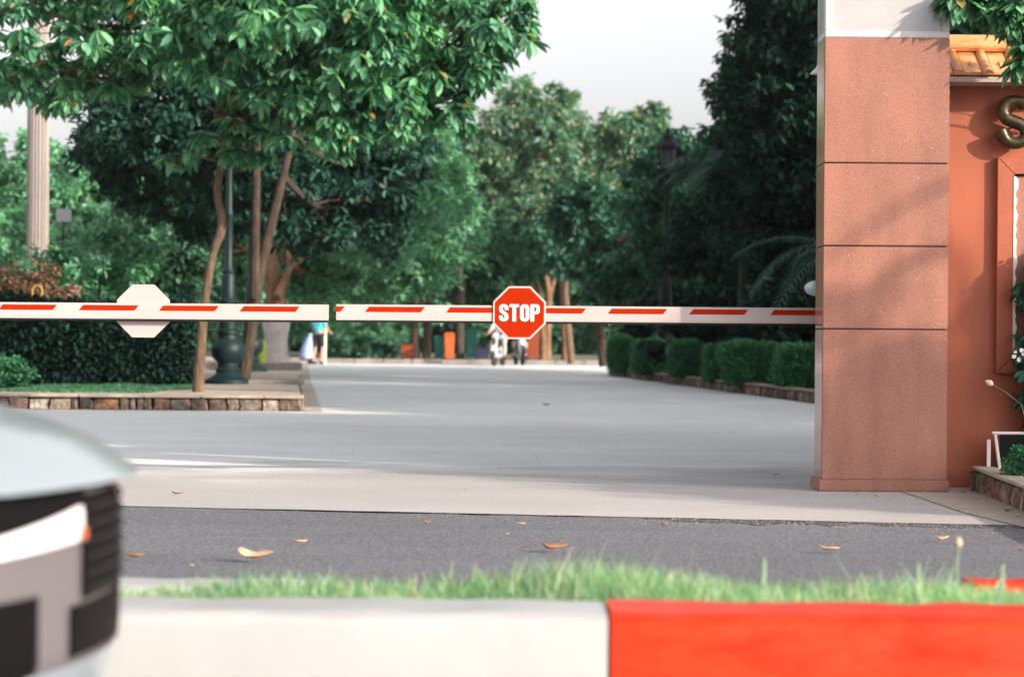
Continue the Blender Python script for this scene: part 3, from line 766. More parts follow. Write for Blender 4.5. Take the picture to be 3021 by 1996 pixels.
# stone edged planter in front of the wall
def stonemat(name, cols):
    m = leafmat(name, cols, rough=.9, trans=0.0, spec=.2)
    t = m.node_tree; N = t.nodes; L = t.links; b_ = N['Principled BSDF']
    src = b_.inputs['Base Color'].links[0].from_socket
    tc_ = N.new('ShaderNodeTexCoord'); nz_ = N.new('ShaderNodeTexNoise'); nz_.inputs['Scale'].default_value = 16; nz_.inputs['Detail'].default_value = 6
    L.new(tc_.outputs['Object'], nz_.inputs['Vector'])
    mr_ = N.new('ShaderNodeMapRange'); mr_.inputs[1].default_value = .3; mr_.inputs[2].default_value = .7; mr_.inputs[3].default_value = .45; mr_.inputs[4].default_value = 1.5
    L.new(nz_.outputs['Fac'], mr_.inputs[0])
    mx_ = N.new('ShaderNodeMix'); mx_.data_type = 'RGBA'; mx_.blend_type = 'MULTIPLY'; mx_.inputs[0].default_value = 1
    L.new(src, mx_.inputs[6]); L.new(mr_.outputs[0], mx_.inputs[7]); L.new(mx_.outputs[2], b_.inputs['Base Color'])
    bp_ = N.new('ShaderNodeBump'); bp_.inputs['Strength'].default_value = 1; bp_.inputs['Distance'].default_value = .03
    L.new(nz_.outputs['Fac'], bp_.inputs['Height']); L.new(bp_.outputs[0], b_.inputs['Normal'])
    return m
M_stones = stonemat('kerb_stones', [(0, (.045, .04, .04)), (.25, (.17, .13, .10)), (.45, (.20, .085, .045)), (.65, (.26, .22, .18)), (.85, (.10, .085, .075)), (1, (.34, .30, .26))])
def stone_row(p0, p1, z0, z1, wmin, wmax, thick, seed, inward, vert=True):
    """a row of rough stones from p0 to p1"""
    rr = random.Random(seed); p0, p1 = Vector(p0), Vector(p1); d_ = (p1-p0); Ln = d_.length; d_.normalize()
    nn = Vector(inward).normalized(); m = MB(); s = 0
    while s < Ln-0.01:
        w1 = min(rr.uniform(wmin, wmax), Ln-s); j = 0.012
        o1 = rr.uniform(-.012, .012)
        vs = []
        for zz in (z0, (z0+z1)/2, z1-0.004):
            for (aa, bb) in ((s+.006, o1), (s+w1*.5, o1-.012), (s+w1-.006, o1), (s+w1-.006, thick), (s+.006, thick)):
                jw = min(.05, w1*.22)
                q = p0 + d_*(aa+rr.uniform(-.5, .5)*jw*(1 if zz > z0 else .3)) + nn*(bb+rr.uniform(-.5, .5)*.03)
                vs.append((q.x, q.y, zz if zz <= z0 else zz-rr.uniform(0, .02)))
        k = 5
        m.add(vs, [tuple(range(k-1, -1, -1)), tuple(range(2*k, 3*k))] + [(r*k+i, r*k+(i+1) % k, (r+1)*k+(i+1) % k, (r+1)*k+i) for r in (0, 1) for i in range(k)])
        s += w1
    return m
qa, qb = G(2872, 1444), G(3021, 1508)
qb = qa + (qb-qa)*2.2
sp_ = thing('stone_planter', 'low planter edged with upright stones in the corner by the red wall', 'planter', qa)
inw = Vector((1, 0.3, 0)); dd = (qb-qa).normalized(); inw = Vector((-dd.y, dd.x, 0))
if inw.x < 0: inw = -inw
m = stone_row((0, 0, 0), qb-qa, -0.005, 0.118, 0.045, 0.085, 0.10, 4, inw); m.build('stone_edge', M_stones, sp_, bevel=.008)
m = MB()
nseg = 24
for i in range(nseg):
    a = (qb-qa)*(i/nseg); b = (qb-qa)*((i+1)/nseg); zz = 0.119
    w0 = rr.uniform(.10, .13)
    P_ = [a-inw*.012, b-inw*.012, b+inw*w0, a+inw*w0]
    m.add([(p.x, p.y, zz) for p in P_] + [(p.x, p.y, zz+.016+rr.uniform(0, .004)) for p in P_], [(0, 3, 2, 1), (4, 5, 6, 7), (0, 1, 5, 4), (1, 2, 6, 5), (2, 3, 7, 6), (3, 0, 4, 7)])
m.build('cap_stones', M_cap, sp_, bevel=.004)
m = stone_row(qb-qa, (qb-qa)+inw*2.0, -0.005, 0.118, 0.045, 0.085, 0.10, 5, (qa-qb).normalized()); m.build('stone_edge', M_stones, sp_, bevel=.008)
so_p = [(0, 0), (qb-qa)[:2], ((qb-qa)+inw*2)[:2], (4.5, 0.28), (0, 0.28)]
so_ = sheet('soil', [(p[0]+inw.x*.1*(i < 2), p[1]+inw.y*.1*(i < 2)) for i, p in enumerate(so_p)], 0.105, M_soil, None, sp_)
# white framed board leaning in the planter
bd = thing('small_board', 'small board with a white frame and dark face leaning in the planter corner', 'board', (W(2920, 1366, 14.1).x, 14.1, 0.12))
def zz_(py): return W(2920, py, 14.1).z-0.12
Mt = Matrix.Rotation(R(8), 4, 'Y')
m = MB(); m.box(0.0, 0.018, -.008, .008, 0.0, zz_(1275), M=Matrix.Translation((0.05, 0, 0)) @ Matrix.Rotation(R(-8), 4, 'Y')); m.box(-.015, .008, 0.012, .024, 0.0, zz_(1296)); m.box(0.012, 0.26, -.008, .008, zz_(1280), zz_(1272))
m.build('frame', M_white, bd, bevel=.002)
m = MB(); m.box(0.058, 0.25, -.002, .006, 0.02, zz_(1282)); m.build('face', mat('board_dark', (0.006, 0.010, 0.009), .8, spec=.1), bd)
# flowering shrub on the right edge
fs = thing('flowering_shrub', 'dark leaved shrub with white flowers in front of the wall panel', 'shrub', (3.10, 14.10, 0.1))
rngf = np.random.default_rng(8)
m = MB(); 
for k in range(5): m.tube(bez((rngf.uniform(-.05, .05), 0, 0), (rngf.uniform(-.15, .2), rngf.uniform(-.1, .2), 1.1+rngf.uniform(-.15, .15)), (rngf.uniform(-.1, .1), 0, 0), 6), [.012-.001*j for j in range(7)], 5)
m.build('stem', M_barkdark, fs)
P = np.concatenate([blob_points(rngf, (0.06, 0.05, zc), (0.17, 0.12, 0.2), 22, 12, .35)[0] for zc in (0.15, 0.5, 0.75, 1.0, 1.15)])
scatter('foliage', P, T_tiny+T_whorl_s, rngf, .55, .9, .9, LM_dark, fs)
Pf = P[rngf.choice(len(P), 95, replace=False)]; Pf[:, 1] -= .09; Pf[:, 0] -= .03
fl = [whorl(rngf, 5, .026, .02, (-.5, .3)) for _ in range(3)]
Pf = Pf[Pf[:, 2] > .45]
for q in range(len(Pf)): scatter('flower', Pf[q:q+1], fl, rngf, .8, 1.3, 3.0, LM_flower, fs)
# green mound
gm = thing('round_plant', 'dense green cushion plant on the planter cap at the right edge', 'plant', (2.86, 13.25, 0.11))
P, _ = blob_points(rngf, (0, 0, .05), (.17, .17, .10), 60, 16, .3); P = P[P[:, 2] > -.01]
scatter('foliage', P, T_tiny, rngf, .5, .8, .9, LM_hedge, gm)
# dry bud on a long stem
b0, b1 = W(3015, 1195, 13.9), W(2925, 1132, 13.9)
bs = thing('dry_flower', 'single pale dry bud on a thin bent stem in front of the red wall', 'flower', (b0.x, 13.9, .12))
m = MB(); m.tube([Vector((0.05, 0, 0)), Vector((0.04, 0, b0.z-.3)), b0-bs.location, (b0+b1)/2-bs.location+Vector((0, 0, .01)), b1-bs.location], .0025, 5); m.build('stem', mat('dry_stem', (.2, .16, .1), .8), bs)
m = MB(); m.lathe([(.001, -.012), (.014, -.004), (.019, .012), (.010, .03), (.001, .04)], 10, M=Matrix.Translation(b1-bs.location) @ Matrix.Rotation(R(-62), 4, 'Y')); m.build('bud', mat('dry_bud', (.75, .56, .42), .7, var=.15, scale=60), bs, smooth=True)

# ------------------------------------------------------------------ fallen leaves
LM_f1 = mat('dry_leaf_tan', (0.52, 0.29, 0.16), .7, col2=(.68, .45, .29), scale=30)
LM_f2 = mat('dry_leaf_brown', (0.22, 0.085, 0.035), .7, col2=(.42, .19, .08), scale=30)
def fallen(px, py, sz, mtl, label, rz=None, curl=1.0):
    p = G(px, py, 0.004); rr = random.Random(int(px*7+py)); n = 7
    vs = []
    for i in range(n+1):
        t = i/n; x = (t-.5)*sz; wd = sz*.24*math.sin(math.pi*min(1, t*.93+.07))**.7
        zc = curl*sz*(.22*(2*t-1)**2 + .03*math.sin(t*7+px)) + .003
        for s in (-1, -.5, 0, .5, 1): vs.append((x, s*wd, zc + curl*abs(s)**1.6*wd*.55 + rr.uniform(0, .03)*sz))
    me = bpy.data.meshes.new('fallen_leaf')
    me.from_pydata(vs, [], [(i*5+k, i*5+k+1, i*5+k+6, i*5+k+5) for i in range(n) for k in range(4)])
    o = link('fallen_leaf', me, mtl, None, True)
    md = o.modifiers.new('t', 'SOLIDIFY'); md.thickness = .0015
    o.location = p; o.rotation_euler = (rr.uniform(-.15, .15), 0, rr.uniform(-.5, .5) if rz is None else rz)
    tag(o, label, 'fallen leaf', 'dry leaves fallen on the road')
for a in [
    (525, 1459, .065, LM_f2, 'arched brown leaf alone on the pale apron, left of the middle'),
    (400, 1646, .075, LM_f2, 'brown leaf next to the front of the car on the dark asphalt'),
    (757, 1652, .155, LM_f1, 'largest curled tan leaf lying close behind the grass on the left'),
    (884, 1603, .065, LM_f1, 'dark tipped tan leaf just above and right of the largest curled leaf'),
    (1258, 1543, .05, LM_f2, 'brown leaf near the edge of the asphalt, below the gap between the arms'),
    (1299, 1597, .022, LM_f2, 'tiny brown leaf scrap left of the middle of the dark asphalt'),
    (1537, 1549, .045, LM_f1, 'small pale leaf on the asphalt straight below the STOP sign'),
    (1497, 1577, .02, LM_f1, 'tiny pale scrap just left of the leaf below the STOP sign'),
    (1637, 1623, .115, LM_f2, 'long flat rust brown leaf close above the grass in the middle'),
    (1960, 1549, .045, LM_f2, 'brown leaf at the asphalt edge between the STOP sign and the pillar'),
    (2448, 1627, .09, LM_f1, 'long pale curled leaf on the asphalt below the left side of the pillar'),
    (2780, 1593, .065, LM_f1, 'tan leaf with dark ends on the asphalt beside the tall brown headed weed'),
    (2590, 1464, .05, LM_f1, 'pale leaf with dark ends on the apron in front of the pillar foot'),
    (2733, 1455, .035, LM_f1, 'small orange leaf against the right end of the pillar foot'),
    (2810, 1453, .03, LM_f1, 'small leaf in the dark corner between pillar and wall'),
    (2842, 1455, .03, LM_f2, 'small upright leaf between the pillar corner and the stone planter'),
    (2888, 1472, .035, LM_f1, 'orange leaf beside the near corner of the stone planter'),
    (2975, 1509, .05, LM_f2, 'dark edged leaf at the foot of the planter stones'),
    (3003, 1523, .045, LM_f1, 'bright orange leaf at the foot of the planter stones nearest the right edge'),
    (3012, 1625, .05, LM_f2, 'reddish leaf on the asphalt at the right edge above the grass'),
    (1612, 1196, .10, mat('dark_leaf', (.03, .022, .018), .8), 'small black curled leaf alone far up the grey road'),
    (565, 1670, .022, LM_f1, 'pale leaf scrap left of the largest curled leaf, against the grass'),
    (2290, 1402, .03, LM_f2, 'tiny dark leaf scrap on the apron left of the pillar'),
]: fallen(*a)
# gravel along the asphalt edge
rngg = np.random.default_rng(77)
n = 2600
xg = rngg.uniform(-2.2, 2.9, n)
yg = np.array([edge(x)[1] for x in xg]) - np.abs(rngg.normal(0, .28, n)) - .02
keep = rngg.uniform(size=n) < np.clip(.15+.85*(xg > .55)*1.0, 0, 1)
xg, yg = xg[keep], yg[keep]
xg = np.r_[xg, rngg.uniform(-1.5, 2.2, 60)]; yg = np.r_[yg, rngg.uniform(13.2, 21, 60)]
n2 = 650; a_ = rngg.uniform(0, 1, n2); xg2 = 2.35+rngg.normal(0, .28, n2); yg2 = 13.35+rngg.normal(0, .35, n2)
kk = (xg2 > 1.9); xg = np.r_[xg, xg2[kk]]; yg = np.r_[yg, yg2[kk]]
tet = np.array([[1, 0, 0], [-.5, .8, 0], [-.5, -.8, 0], [0, 0, 1.]]); tf = np.array([[0, 1, 3, 3], [1, 2, 3, 3], [2, 0, 3, 3]])
P = np.stack([xg, yg, np.full(len(xg), .0)], 1)
V = tet[None]*np.where((P[:, 1] > 13.6) & (P[:, 0] < 2.0), .008, rngg.uniform(.002, .0055, len(P)))[:, None, None]*np.array([1, 1, .8]) + P[:, None, :]
Ft = np.array([[0, 1, 3], [1, 2, 3], [2, 0, 3]])[None] + (np.arange(len(P))*4)[:, None, None]
gv = link('gravel', mesh_np('gravel', V.reshape(-1, 3), Ft.reshape(-1, 3), 3), mat('gravel', (.10, .085, .07), .9, col2=(.42, .36, .30), scale=60))
tag(gv, 'loose grit scattered along the edge of the asphalt', 'gravel', kind='stuff')

# ------------------------------------------------------------------ left stone bed, sidewalk, lawn
E1, E2, E3 = Vector((-2.42, 28.0, 0)), Vector((-4.42, 50.0, 0)), Vector((-7.0, 80.0, 0))
bed = thing('stone_bed', 'raised bed edged with a row of rough mixed stones left of the road', 'planter', (-2.42, 28.0, 0))
m = stone_row((-12, 0, 0), (0, 0, 0), -.005, .142, .07, .34, .16, 21, (0, 1, 0)); m.build('stone_edge', M_stones, bed, bevel=.012)
m = stone_row((0.0, .02, 0), (E2-E1)*.33, -.005, .142, .15, .34, .16, 22, (-1, 0, 0)); m.build('stone_edge', M_stones, bed, bevel=.012)
m = MB(); rr = random.Random(3)
x = -12.0
while x < -0.02:
    w1 = min(rr.uniform(.5, .9), -x); m.box(x, x+w1-.006, -.03+rr.uniform(-.01, .01), .24, .143, .18+rr.uniform(-.006, .006)); x += w1
m.build('cap_stones', M_cap, bed, bevel=.008)
sheet('sidewalk', [(-14.4, 28.2), (-2.46, 28.2), (-4.46, 50.0), (-7.05, 80.0), (-40, 80), (-40, 28.2)], .172, mat('paving', (.32, .27, .22), .85, col2=(.45, .39, .33), scale=1.3, bump=.3))
sheet('lawn', [(-14.4, 28.4), G(560, 1150, .176)[:2], G(600, 1120, .176)[:2], (-6.0, 44), (-40, 44), (-40, 28.4)], .176, mat('lawn', (.022, .075, .04), .95, var=.35, scale=9, bump=.6, bscale=60))
o = grass('lawn_grass', 14000, (-9.0, -4.3), (28.7, 33), .176, (.03, .055), .012, LM_lawn, 6); tag(o, 'short dark lawn grass on the stone edged bed', 'grass', kind='stuff')
gut = [(-2.38, 27.75), (-2.17, 27.75), (-4.17, 50), (-6.75, 80), (-7.0, 80), (-4.40, 50)]
sheet('gutter', gut, .004, mat('gutter_concrete', (.42, .38, .34), .9, var=.2, scale=3))
# side face of the sidewalk up the road
m = MB()
for (a, b) in ((E1+(E2-E1)*.33, E2), (E2, E3)):
    m.add([(a.x, a.y, 0), (b.x, b.y, 0), (b.x, b.y, .171), (a.x, a.y, .171)], [(0, 1, 2, 3)])
    m.add([(a.x-.2, a.y, 0), (b.x-.2, b.y, 0), (b.x-.2, b.y, .171), (a.x-.2, a.y, .171)], [(0, 1, 2, 3)])
    m.add([(a.x, a.y, .1711), (b.x, b.y, .1711), (b.x-.2, b.y, .1711), (a.x-.2, a.y, .1711)], [(0, 1, 2, 3)])
o = m.build('sidewalk_kerb', M_cap); o['kind'] = 'structure'
def slab(name, label, x0, x1, y0, y1, z0, z1, mt, cat='ledge'):
    r = MB(); r.box(x0, x1, y0, y1, z0, z1); o = r.build(name, mt, bevel=.015); tag(o, label, cat)
slab('stone_step', 'low stone step across the sidewalk behind the first lamp post', -4.6, -3.05, 34.8, 35.6, .165, .235, mat('dark_stone', (.20, .18, .16), .85, var=.25, scale=4))
slab('stone_step', 'second stone step further up the sidewalk, beside the whitewashed trunk', -6.2, -4.43, 49.6, 51.2, .165, .31, mat('dark_stone', (.20, .18, .16), .85))

# right planter
ra, rb = G(2400, 1189), G(1797, 1106)
ra2 = ra + (ra-rb)*.35
rp = thing('stone_bed', 'long low stone edged bed under the clipped hedge on the right of the road', 'planter', ra2)
m = stone_row((0, 0, 0), rb-ra2, -.005, .15, .14, .30, .15, 31, (1, .4, 0)); m.build('stone_edge', stonemat('kerb_stones_brown', [(0, (.09, .06, .05)), (.5, (.17, .12, .10)), (1, (.24, .18, .15))]), rp, bevel=.012)
nn = Vector((1, .25, 0)).normalized(); m = MB(); dv_ = rb-ra2; k = 26
for i in range(k):
    a = dv_*(i/k); b = dv_*((i+1)/k-.0006); P_ = [a-nn*.02, b-nn*.02, b+nn*.2, a+nn*.2]
    m.add([(p.x, p.y, .151) for p in P_] + [(p.x, p.y, .178+rr.uniform(-.004, .004)) for p in P_], [(0, 3, 2, 1), (4, 5, 6, 7), (0, 1, 5, 4), (1, 2, 6, 5), (2, 3, 7, 6), (3, 0, 4, 7)])
m.build('cap_stones', mat('cap_brown', (.22, .17, .14), .9, var=.25, scale=5), rp)
sheet('planting_soil', [(ra2+nn*.15)[:2], (rb+nn*.15)[:2], (rb.x+30, rb.y+3), (ra2.x+30, ra2.y)], .15, M_soil)
sheet('far_verge', [(-40, 80.2), (60, 80.2), (60, 140), (-40, 140)], .12, M_ground)
m = MB(); x = -9.0; i = 0
while x < 4.2:
    m2 = .95; m.box(x, x+m2-.02, 79.95, 80.25, -.005, .15+rr.uniform(-.004, .004), mi=0); x += m2; i += 1
o = m.build('far_kerb', mat('far_kerb_stone', (.15, .13, .12), .9, col2=(.34, .30, .27), scale=1.1), bevel=.015); tag(o, 'pale kerb running across the far end of the road under the bins', 'kerb')

# ------------------------------------------------------------------ hedges
def shrub(name, label, c, r, mt, seed, nclump, per, tm, smin, smax, cat='shrub', group=None, boxy=False, tilt=1.0, cr=.2, inner=.45):
    rng = np.random.default_rng(seed); base = Vector((c[0], c[1], c[2]))
    root = thing(name, label, cat, base, 0, group)
    if boxy:
        u = rng.uniform(-1, 1, (nclump*per, 3)); ax = rng.integers(0, 3, len(u)); sgn = np.sign(rng.uniform(-1, 1, len(u)))
        f = rng.uniform(size=len(u)) < .7
        for k in range(3):
            s = f & (ax == k); u[s, k] = sgn[s]*rng.uniform(.82, 1.03, s.sum())
        # round the corners, ripple the faces
        nrm = (np.abs(u)**3.6).sum(1)**(1/3.6); u = u/np.maximum(nrm, .8)[:, None]*np.where(nrm > 1, 1, nrm)[:, None] if False else u/np.maximum(1, nrm)[:, None]
        rip = 1+.10*np.sin(u[:, 0:1]*5+seed)*np.sin(u[:, 2:3]*4+seed*2)
        P = u*rip*np.array([r[0], r[1], r[2]/2]) + np.array([0, 0, r[2]/2])
    else:
        P, _ = blob_points(rng, (0, 0, r[2]*.5), (r[0], r[1], r[2]*.52), nclump, per, cr, inner); P = P[P[:, 2] > 0]
    m = MB(); rr_ = random.Random(seed)
    for k in range(6):
        e = (rr_.uniform(-.6, .6)*r[0], rr_.uniform(-.6, .6)*r[1], r[2]*rr_.uniform(.5, .85))
        m.tube(bez((rr_.uniform(-.1, .1)*r[0], rr_.uniform(-.1, .1)*r[1], 0), e, (0, 0, .1), 4), [.02, .016, .012, .009, .006], 5)
    m.build('stem', M_barkdark, root)
    scatter('foliage', P, tm, rng, smin, smax, tilt, mt, root)
    return root
hp = [(1800, 1862, 1078, 988, 54.5), (1874, 1968, 1088, 1002, 50), (1982, 2078, 1100, 1004, 45.5), (2090, 2150, 1110, 1020, 42), (2140, 2296, 1128, 1008, 39.0), (2308, 2440, 1145, 1018, 35.8)]
hl = ['clipped green bush at the far left end of the hedge row', 'second clipped bush from the far end of the hedge row', 'third clipped bush from the far end of the hedge row', 'smallest clipped bush, half hidden in the middle of the hedge row', 'largest clipped bush, second from the pillar in the hedge row', 'clipped bush of the hedge row partly hidden by the pillar']
for i, (x0, x1, yb, yt, Y) in enumerate(hp):
    a, b = W(x0, 1050, Y), W(x1, 1050, Y); h = W(x0, yt, Y).z-.17; wx = (b.x-a.x)/2
    shrub('hedge_bush', hl[i], ((a.x+b.x)/2, Y+.4, .15), (wx*1.02, .62, h), LM_hedge, 40+i, 330, 16, T_tiny, 1.1, 1.9, 'hedge bush', 'clipped bushes of the hedge', True)
# leafy undergrowth behind the hedge
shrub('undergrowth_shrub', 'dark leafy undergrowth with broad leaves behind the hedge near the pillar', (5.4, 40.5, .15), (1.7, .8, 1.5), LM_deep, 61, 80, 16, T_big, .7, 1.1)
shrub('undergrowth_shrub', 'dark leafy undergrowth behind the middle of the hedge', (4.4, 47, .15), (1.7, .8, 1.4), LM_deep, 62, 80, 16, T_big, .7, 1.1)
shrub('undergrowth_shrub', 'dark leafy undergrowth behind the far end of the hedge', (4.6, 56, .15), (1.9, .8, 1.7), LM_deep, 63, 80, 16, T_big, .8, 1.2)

# left: dark hedge under the barrier, red bush, bright shrubs
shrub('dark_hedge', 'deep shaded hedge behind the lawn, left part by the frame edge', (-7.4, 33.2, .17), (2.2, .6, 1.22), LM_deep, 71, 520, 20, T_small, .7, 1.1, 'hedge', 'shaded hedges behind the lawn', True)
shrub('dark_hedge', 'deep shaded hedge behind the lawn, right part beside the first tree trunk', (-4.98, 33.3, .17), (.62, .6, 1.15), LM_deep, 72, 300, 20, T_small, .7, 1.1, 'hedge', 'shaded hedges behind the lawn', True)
shrub('red_leaf_bush', 'bushy shrub with reddish brown tips above the left end of the barrier', (W(100, 900, 34.6).x-.35, 34.8, .17), (1.15, .7, W(100, 790, 33.4).z-.17), LM_red, 73, 200, 20, T_small, .5, .8, cat='bush')
shrub('small_bush', 'little round dark bush on the lawn at the left edge', (W(20, 1110, 30.6).x, 30.6, .17), (.30, .3, .36), LM_hedge, 74, 60, 16, T_tiny, 1.1, 1.8)
shrub('leafy_shrub', 'bright green leafy shrub left of the blank sign, over the hedge', (W(270, 900, 38).x, 38, .17), (1.15, .8, W(270, 695, 38).z-.17), LM_bright, 75, 110, 18, T_small, 1.0, 1.5)
shrub('leafy_shrub', 'bright green shrub between the blank sign and the first trunk', (W(500, 900, 43).x, 43, .17), (.95, .8, W(500, 690, 43).z-.17), LM_mid, 76, 100, 18, T_small, 1.0, 1.5)
shrub('far_hedge', 'pale green hedge at the far end of the road right of the person', (W(1070, 1000, 83).x, 83, .12), (1.35, .8, W(1070, 985, 83).z-.12), LM_mid, 77, 160, 18, T_small, .9, 1.4, 'hedge')

# ------------------------------------------------------------------ palms / fronds
def frond(mb, base, az, Ln, rise, droop, nl=26, ll=.42, seed=0):
    rr_ = random.Random(seed); pts = []
    dirv = Vector((math.cos(az), math.sin(az), 0))
    for i in range(13):
        t = i/12; pts.append(Vector(base) + dirv*Ln*t*(1-.12*t) + Vector((0, 0, rise*t - droop*t*t)))
    mb.tube(pts, [.018*(1-.8*i/12) for i in range(13)], 4)
    side = Vector((-dirv.y, dirv.x, 0))
    for i in range(nl):
        t = .12+.86*i/nl; k = min(11, int(t*12)); f = t*12-k; p = pts[k]*(1-f)+pts[k+1]*f
        tg = (pts[k+1]-pts[k]).normalized(); l = ll*math.sin(math.pi*min(1, t*.85+.12))**.6*rr_.uniform(.85, 1.1)
        for s in (-1, 1):
            d1 = (side*s*.8 + tg*.65 + Vector((0, 0, .12))).normalized()
            e1 = p + d1*l*.55 + Vector((0, 0, -.03*l)); e2 = p + d1*l*.92 + Vector((0, 0, -.34*l))
            wv = tg*.016
            mb.add([p-wv*.6, p+wv*.6, e1+wv, e1-wv, e2+wv*.1, e2-wv*.1], [(0, 1, 2, 3), (3, 2, 4, 5)])
def palm(name, label, base, hgt, nf, Ln, seed, az_rng=(0, 360), lean=(0, 0), rise=1.4, droop=2.0, ll=.45, trunk_r=.07, group=None):
    rr_ = random.Random(seed); root = thing(name, label, 'palm', base, 0, group)
    m = MB(); top = Vector((lean[0], lean[1], hgt)); m.tube(bez((0, 0, 0), top, (0, 0, 0), 6), [trunk_r*(1.2-.35*i/6) for i in range(7)], 8); m.build('trunk', mat('palm_trunk', (.03, .028, .02), .9, var=.3, scale=8), root, smooth=True)
    m = MB()
    for i in range(nf):
        az = R(az_rng[0] + (az_rng[1]-az_rng[0])*(i+rr_.random()*.8)/nf)
        v = rr_.uniform(.75, 1.15)
        frond(m, top, az, Ln*v, rise*rr_.uniform(.7, 1.35), droop*rr_.uniform(.7, 1.2), seed=seed*50+i, ll=ll)
    m.build('crown', LM_palm, root)
palm('palm', 'arching palm fronds against the sky above the black lantern', (W(2190, 900, 43.5).x, 43.5, .15), W(2150, 400, 43.5).z-.15-.7, 17, 1.9, 1, ll=.42, rise=1.1, droop=1.5)
palm('palm', 'low dark palm with thin fronds above the hedge near the pillar', (5.7, 38.5, .15), 1.9, 18, 2.2, 2, ll=.45, rise=1.5)
palm('palm', 'low dark palm with thin fronds over the middle of the hedge', (5.4, 46, .15), 2.5, 18, 2.6, 3, ll=.5, rise=1.6)
palm('palm', 'tall shaded palm right behind the pillar edge', (7.3, 42, .15), 3.4, 16, 2.4, 4, ll=.5)
palm('palm', 'dark palm with a leaning stem between the lantern and the pillar', (6.0, 50, .15), 2.4, 15, 2.4, 6, ll=.5)
palm('cycad', 'spiky low fronds among the leaves behind the blank sign', (W(300, 900, 36.2).x, 36.2, .17), W(300, 835, 36.2).z-.6, 12, 1.0, 5, ll=.2, rise=.6, droop=.9, trunk_r=.05)

# ------------------------------------------------------------------ trees
# 1: nearest tree on the left with drooping whorls of leaves
Y1 = 29.8
def WP(lst, Y): return [tuple(W(a, b, Y)) for a, b in lst]
Bl = lambda px, py, Y, rx, rz, ry=None: (tuple(W(px, py, Y)), (rx, ry or rx*.8, rz))
tp = WP([(583, 1157), (592, 1040), (603, 900), (628, 750), (655, 665), (640, 560), (655, 470), (650, 330), (618, 200), (610, 60)], Y1)
def bl(px, py, Y, rx, rz, w_, ry=None): return (tuple(W(px, py, Y)), (rx, ry or rx*.8, rz), w_)
tree('broadleaf_tree', 'nearest tree with a slim crooked trunk and drooping bright leaf clusters', 'tree',
     [(tp, [.078, .062, .054, .050, .060, .044, .048, .038, .034, .026])],
     [bl(120, 40, 28.6, 1.4, .7, .75), bl(560, 40, 28.8, 1.6, .7, 1.5), bl(900, 60, 28.2, 1.5, .8, 1.6), bl(1080, 170, 28.4, .9, .7, 1.0),
      bl(1320, 40, 28.8, 1.05, .55, .9), bl(1500, 40, 28.9, .30, .30, .22), bl(1400, 190, 28.9, .38, .16, .14), bl(1290, 230, 29, .45, .25, .25), bl(1180, 300, 28.9, .6, .45, .35), bl(230, 220, 28.9, .8, .35, .45), bl(690, 215, 29.2, .7, .35, .2), bl(60, 260, 29.5, .5, .35, .25),
      bl(930, 310, 28.6, .7, .5, .5), bl(1400, 150, 28.6, .45, .25, .16), bl(600, -200, 30, 2.4, 1.0, 1.2), bl(1150, -160, 30, 1.8, .9, 1.0), bl(100, -180, 30, 1.8, .9, .8),
      bl(680, 340, 29.3, .5, .30, .22), bl(560, 455, 29.5, .22, .14, .06), bl(715, 455, 29.6, .36, .15, .10), bl(1370, 280, 29, .25, .35, .10)],
     LM_near, M_bark, T_whorl, .7, 1.3, .5, 101, nclump=54, per=6, cr=.20, inner=.2, twigs=12, limb_r=.045)
# 2: forked trunks behind
t2 = [(WP([(716, 1124), (735, 1000), (752, 880), (775, 760), (800, 660), (835, 520), (862, 400), (880, 250), (890, 100)], 35.5), [.11, .095, .09, .085, .072, .062, .052, .042, .034]),
      (WP([(752, 880), (752, 760), (755, 600), (757, 480), (768, 300), (800, 285), (850, 280)], 35.3), [.085, .07, .062, .055, .045, .032, .018])]
tree('forked_tree', 'deep green tree with a forked dark trunk just behind the first lamp post', 'tree', t2,
     [bl(560, 330, 38, 1.9, 1.2, 1.5), bl(900, 330, 38, 1.7, 1.2, 1.4), bl(1080, 470, 39, .9, .8, .7), bl(420, 450, 39, 1.0, .8, .7), bl(700, 480, 36.6, 1.0, .7, .5), bl(830, 560, 37, .8, .55, .35), bl(850, 60, 38, 2.4, 1.0, 1.2), bl(560, 60, 38, 1.5, 1.0, .7), bl(980, 600, 39, 1.3, .8, .9), bl(620, 560, 40, 1.2, .8, .7)],
     LM_deep2, M_barkdark, T_small, 1.0, 1.6, 1.0, 102, nclump=85, per=14, cr=.22, inner=.35, limb_r=.06)
# 3: whitewashed trunk
t3 = [(WP([(815, 930), (812, 860), (800, 780), (790, 700), (780, 560), (800, 400)], 52), [.24, .21, .17, .15, .12, .08]),
      (WP([(818, 880), (850, 800), (880, 770), (915, 730), (960, 690)], 51.8), [.12, .07, .06, .05, .03]),
      (WP([(820, 870), (852, 790), (845, 720), (825, 690)], 51.6), [.10, .06, .06, .04])]
t3r = tree('whitewashed_tree', 'tree with a thick whitewashed lower trunk and orange lit bark by the far lamp post', 'tree', t3,
     [bl(1100, 560, 53, 2.0, 1.6, 1.4), bl(900, 480, 54, 2.2, 1.6, 1.3), bl(1190, 700, 55, 1.5, 1.3, .9), bl(960, 800, 56, 1.6, .9, .8), bl(1220, 460, 56, 1.2, 1.0, .6), bl(700, 700, 57, 1.8, 1.0, .7)],
     LM_bright, M_barkwarm, T_small, 1.3, 1.9, 1.0, 103, nclump=110, per=16, cr=.22, limb_r=.08)
mb = MB(); base3 = Vector(t3[0][0][0])
pp = [W(816, 1072, 52), W(815, 1040, 52), W(814, 1000, 52), W(815, 950, 52), W(814, 925, 52)]
mb.tube([p-base3 for p in pp], [.31, .26, .25, .31, .26], 14)
mb.build('whitewashed_base', M_lime, t3r, smooth=True)
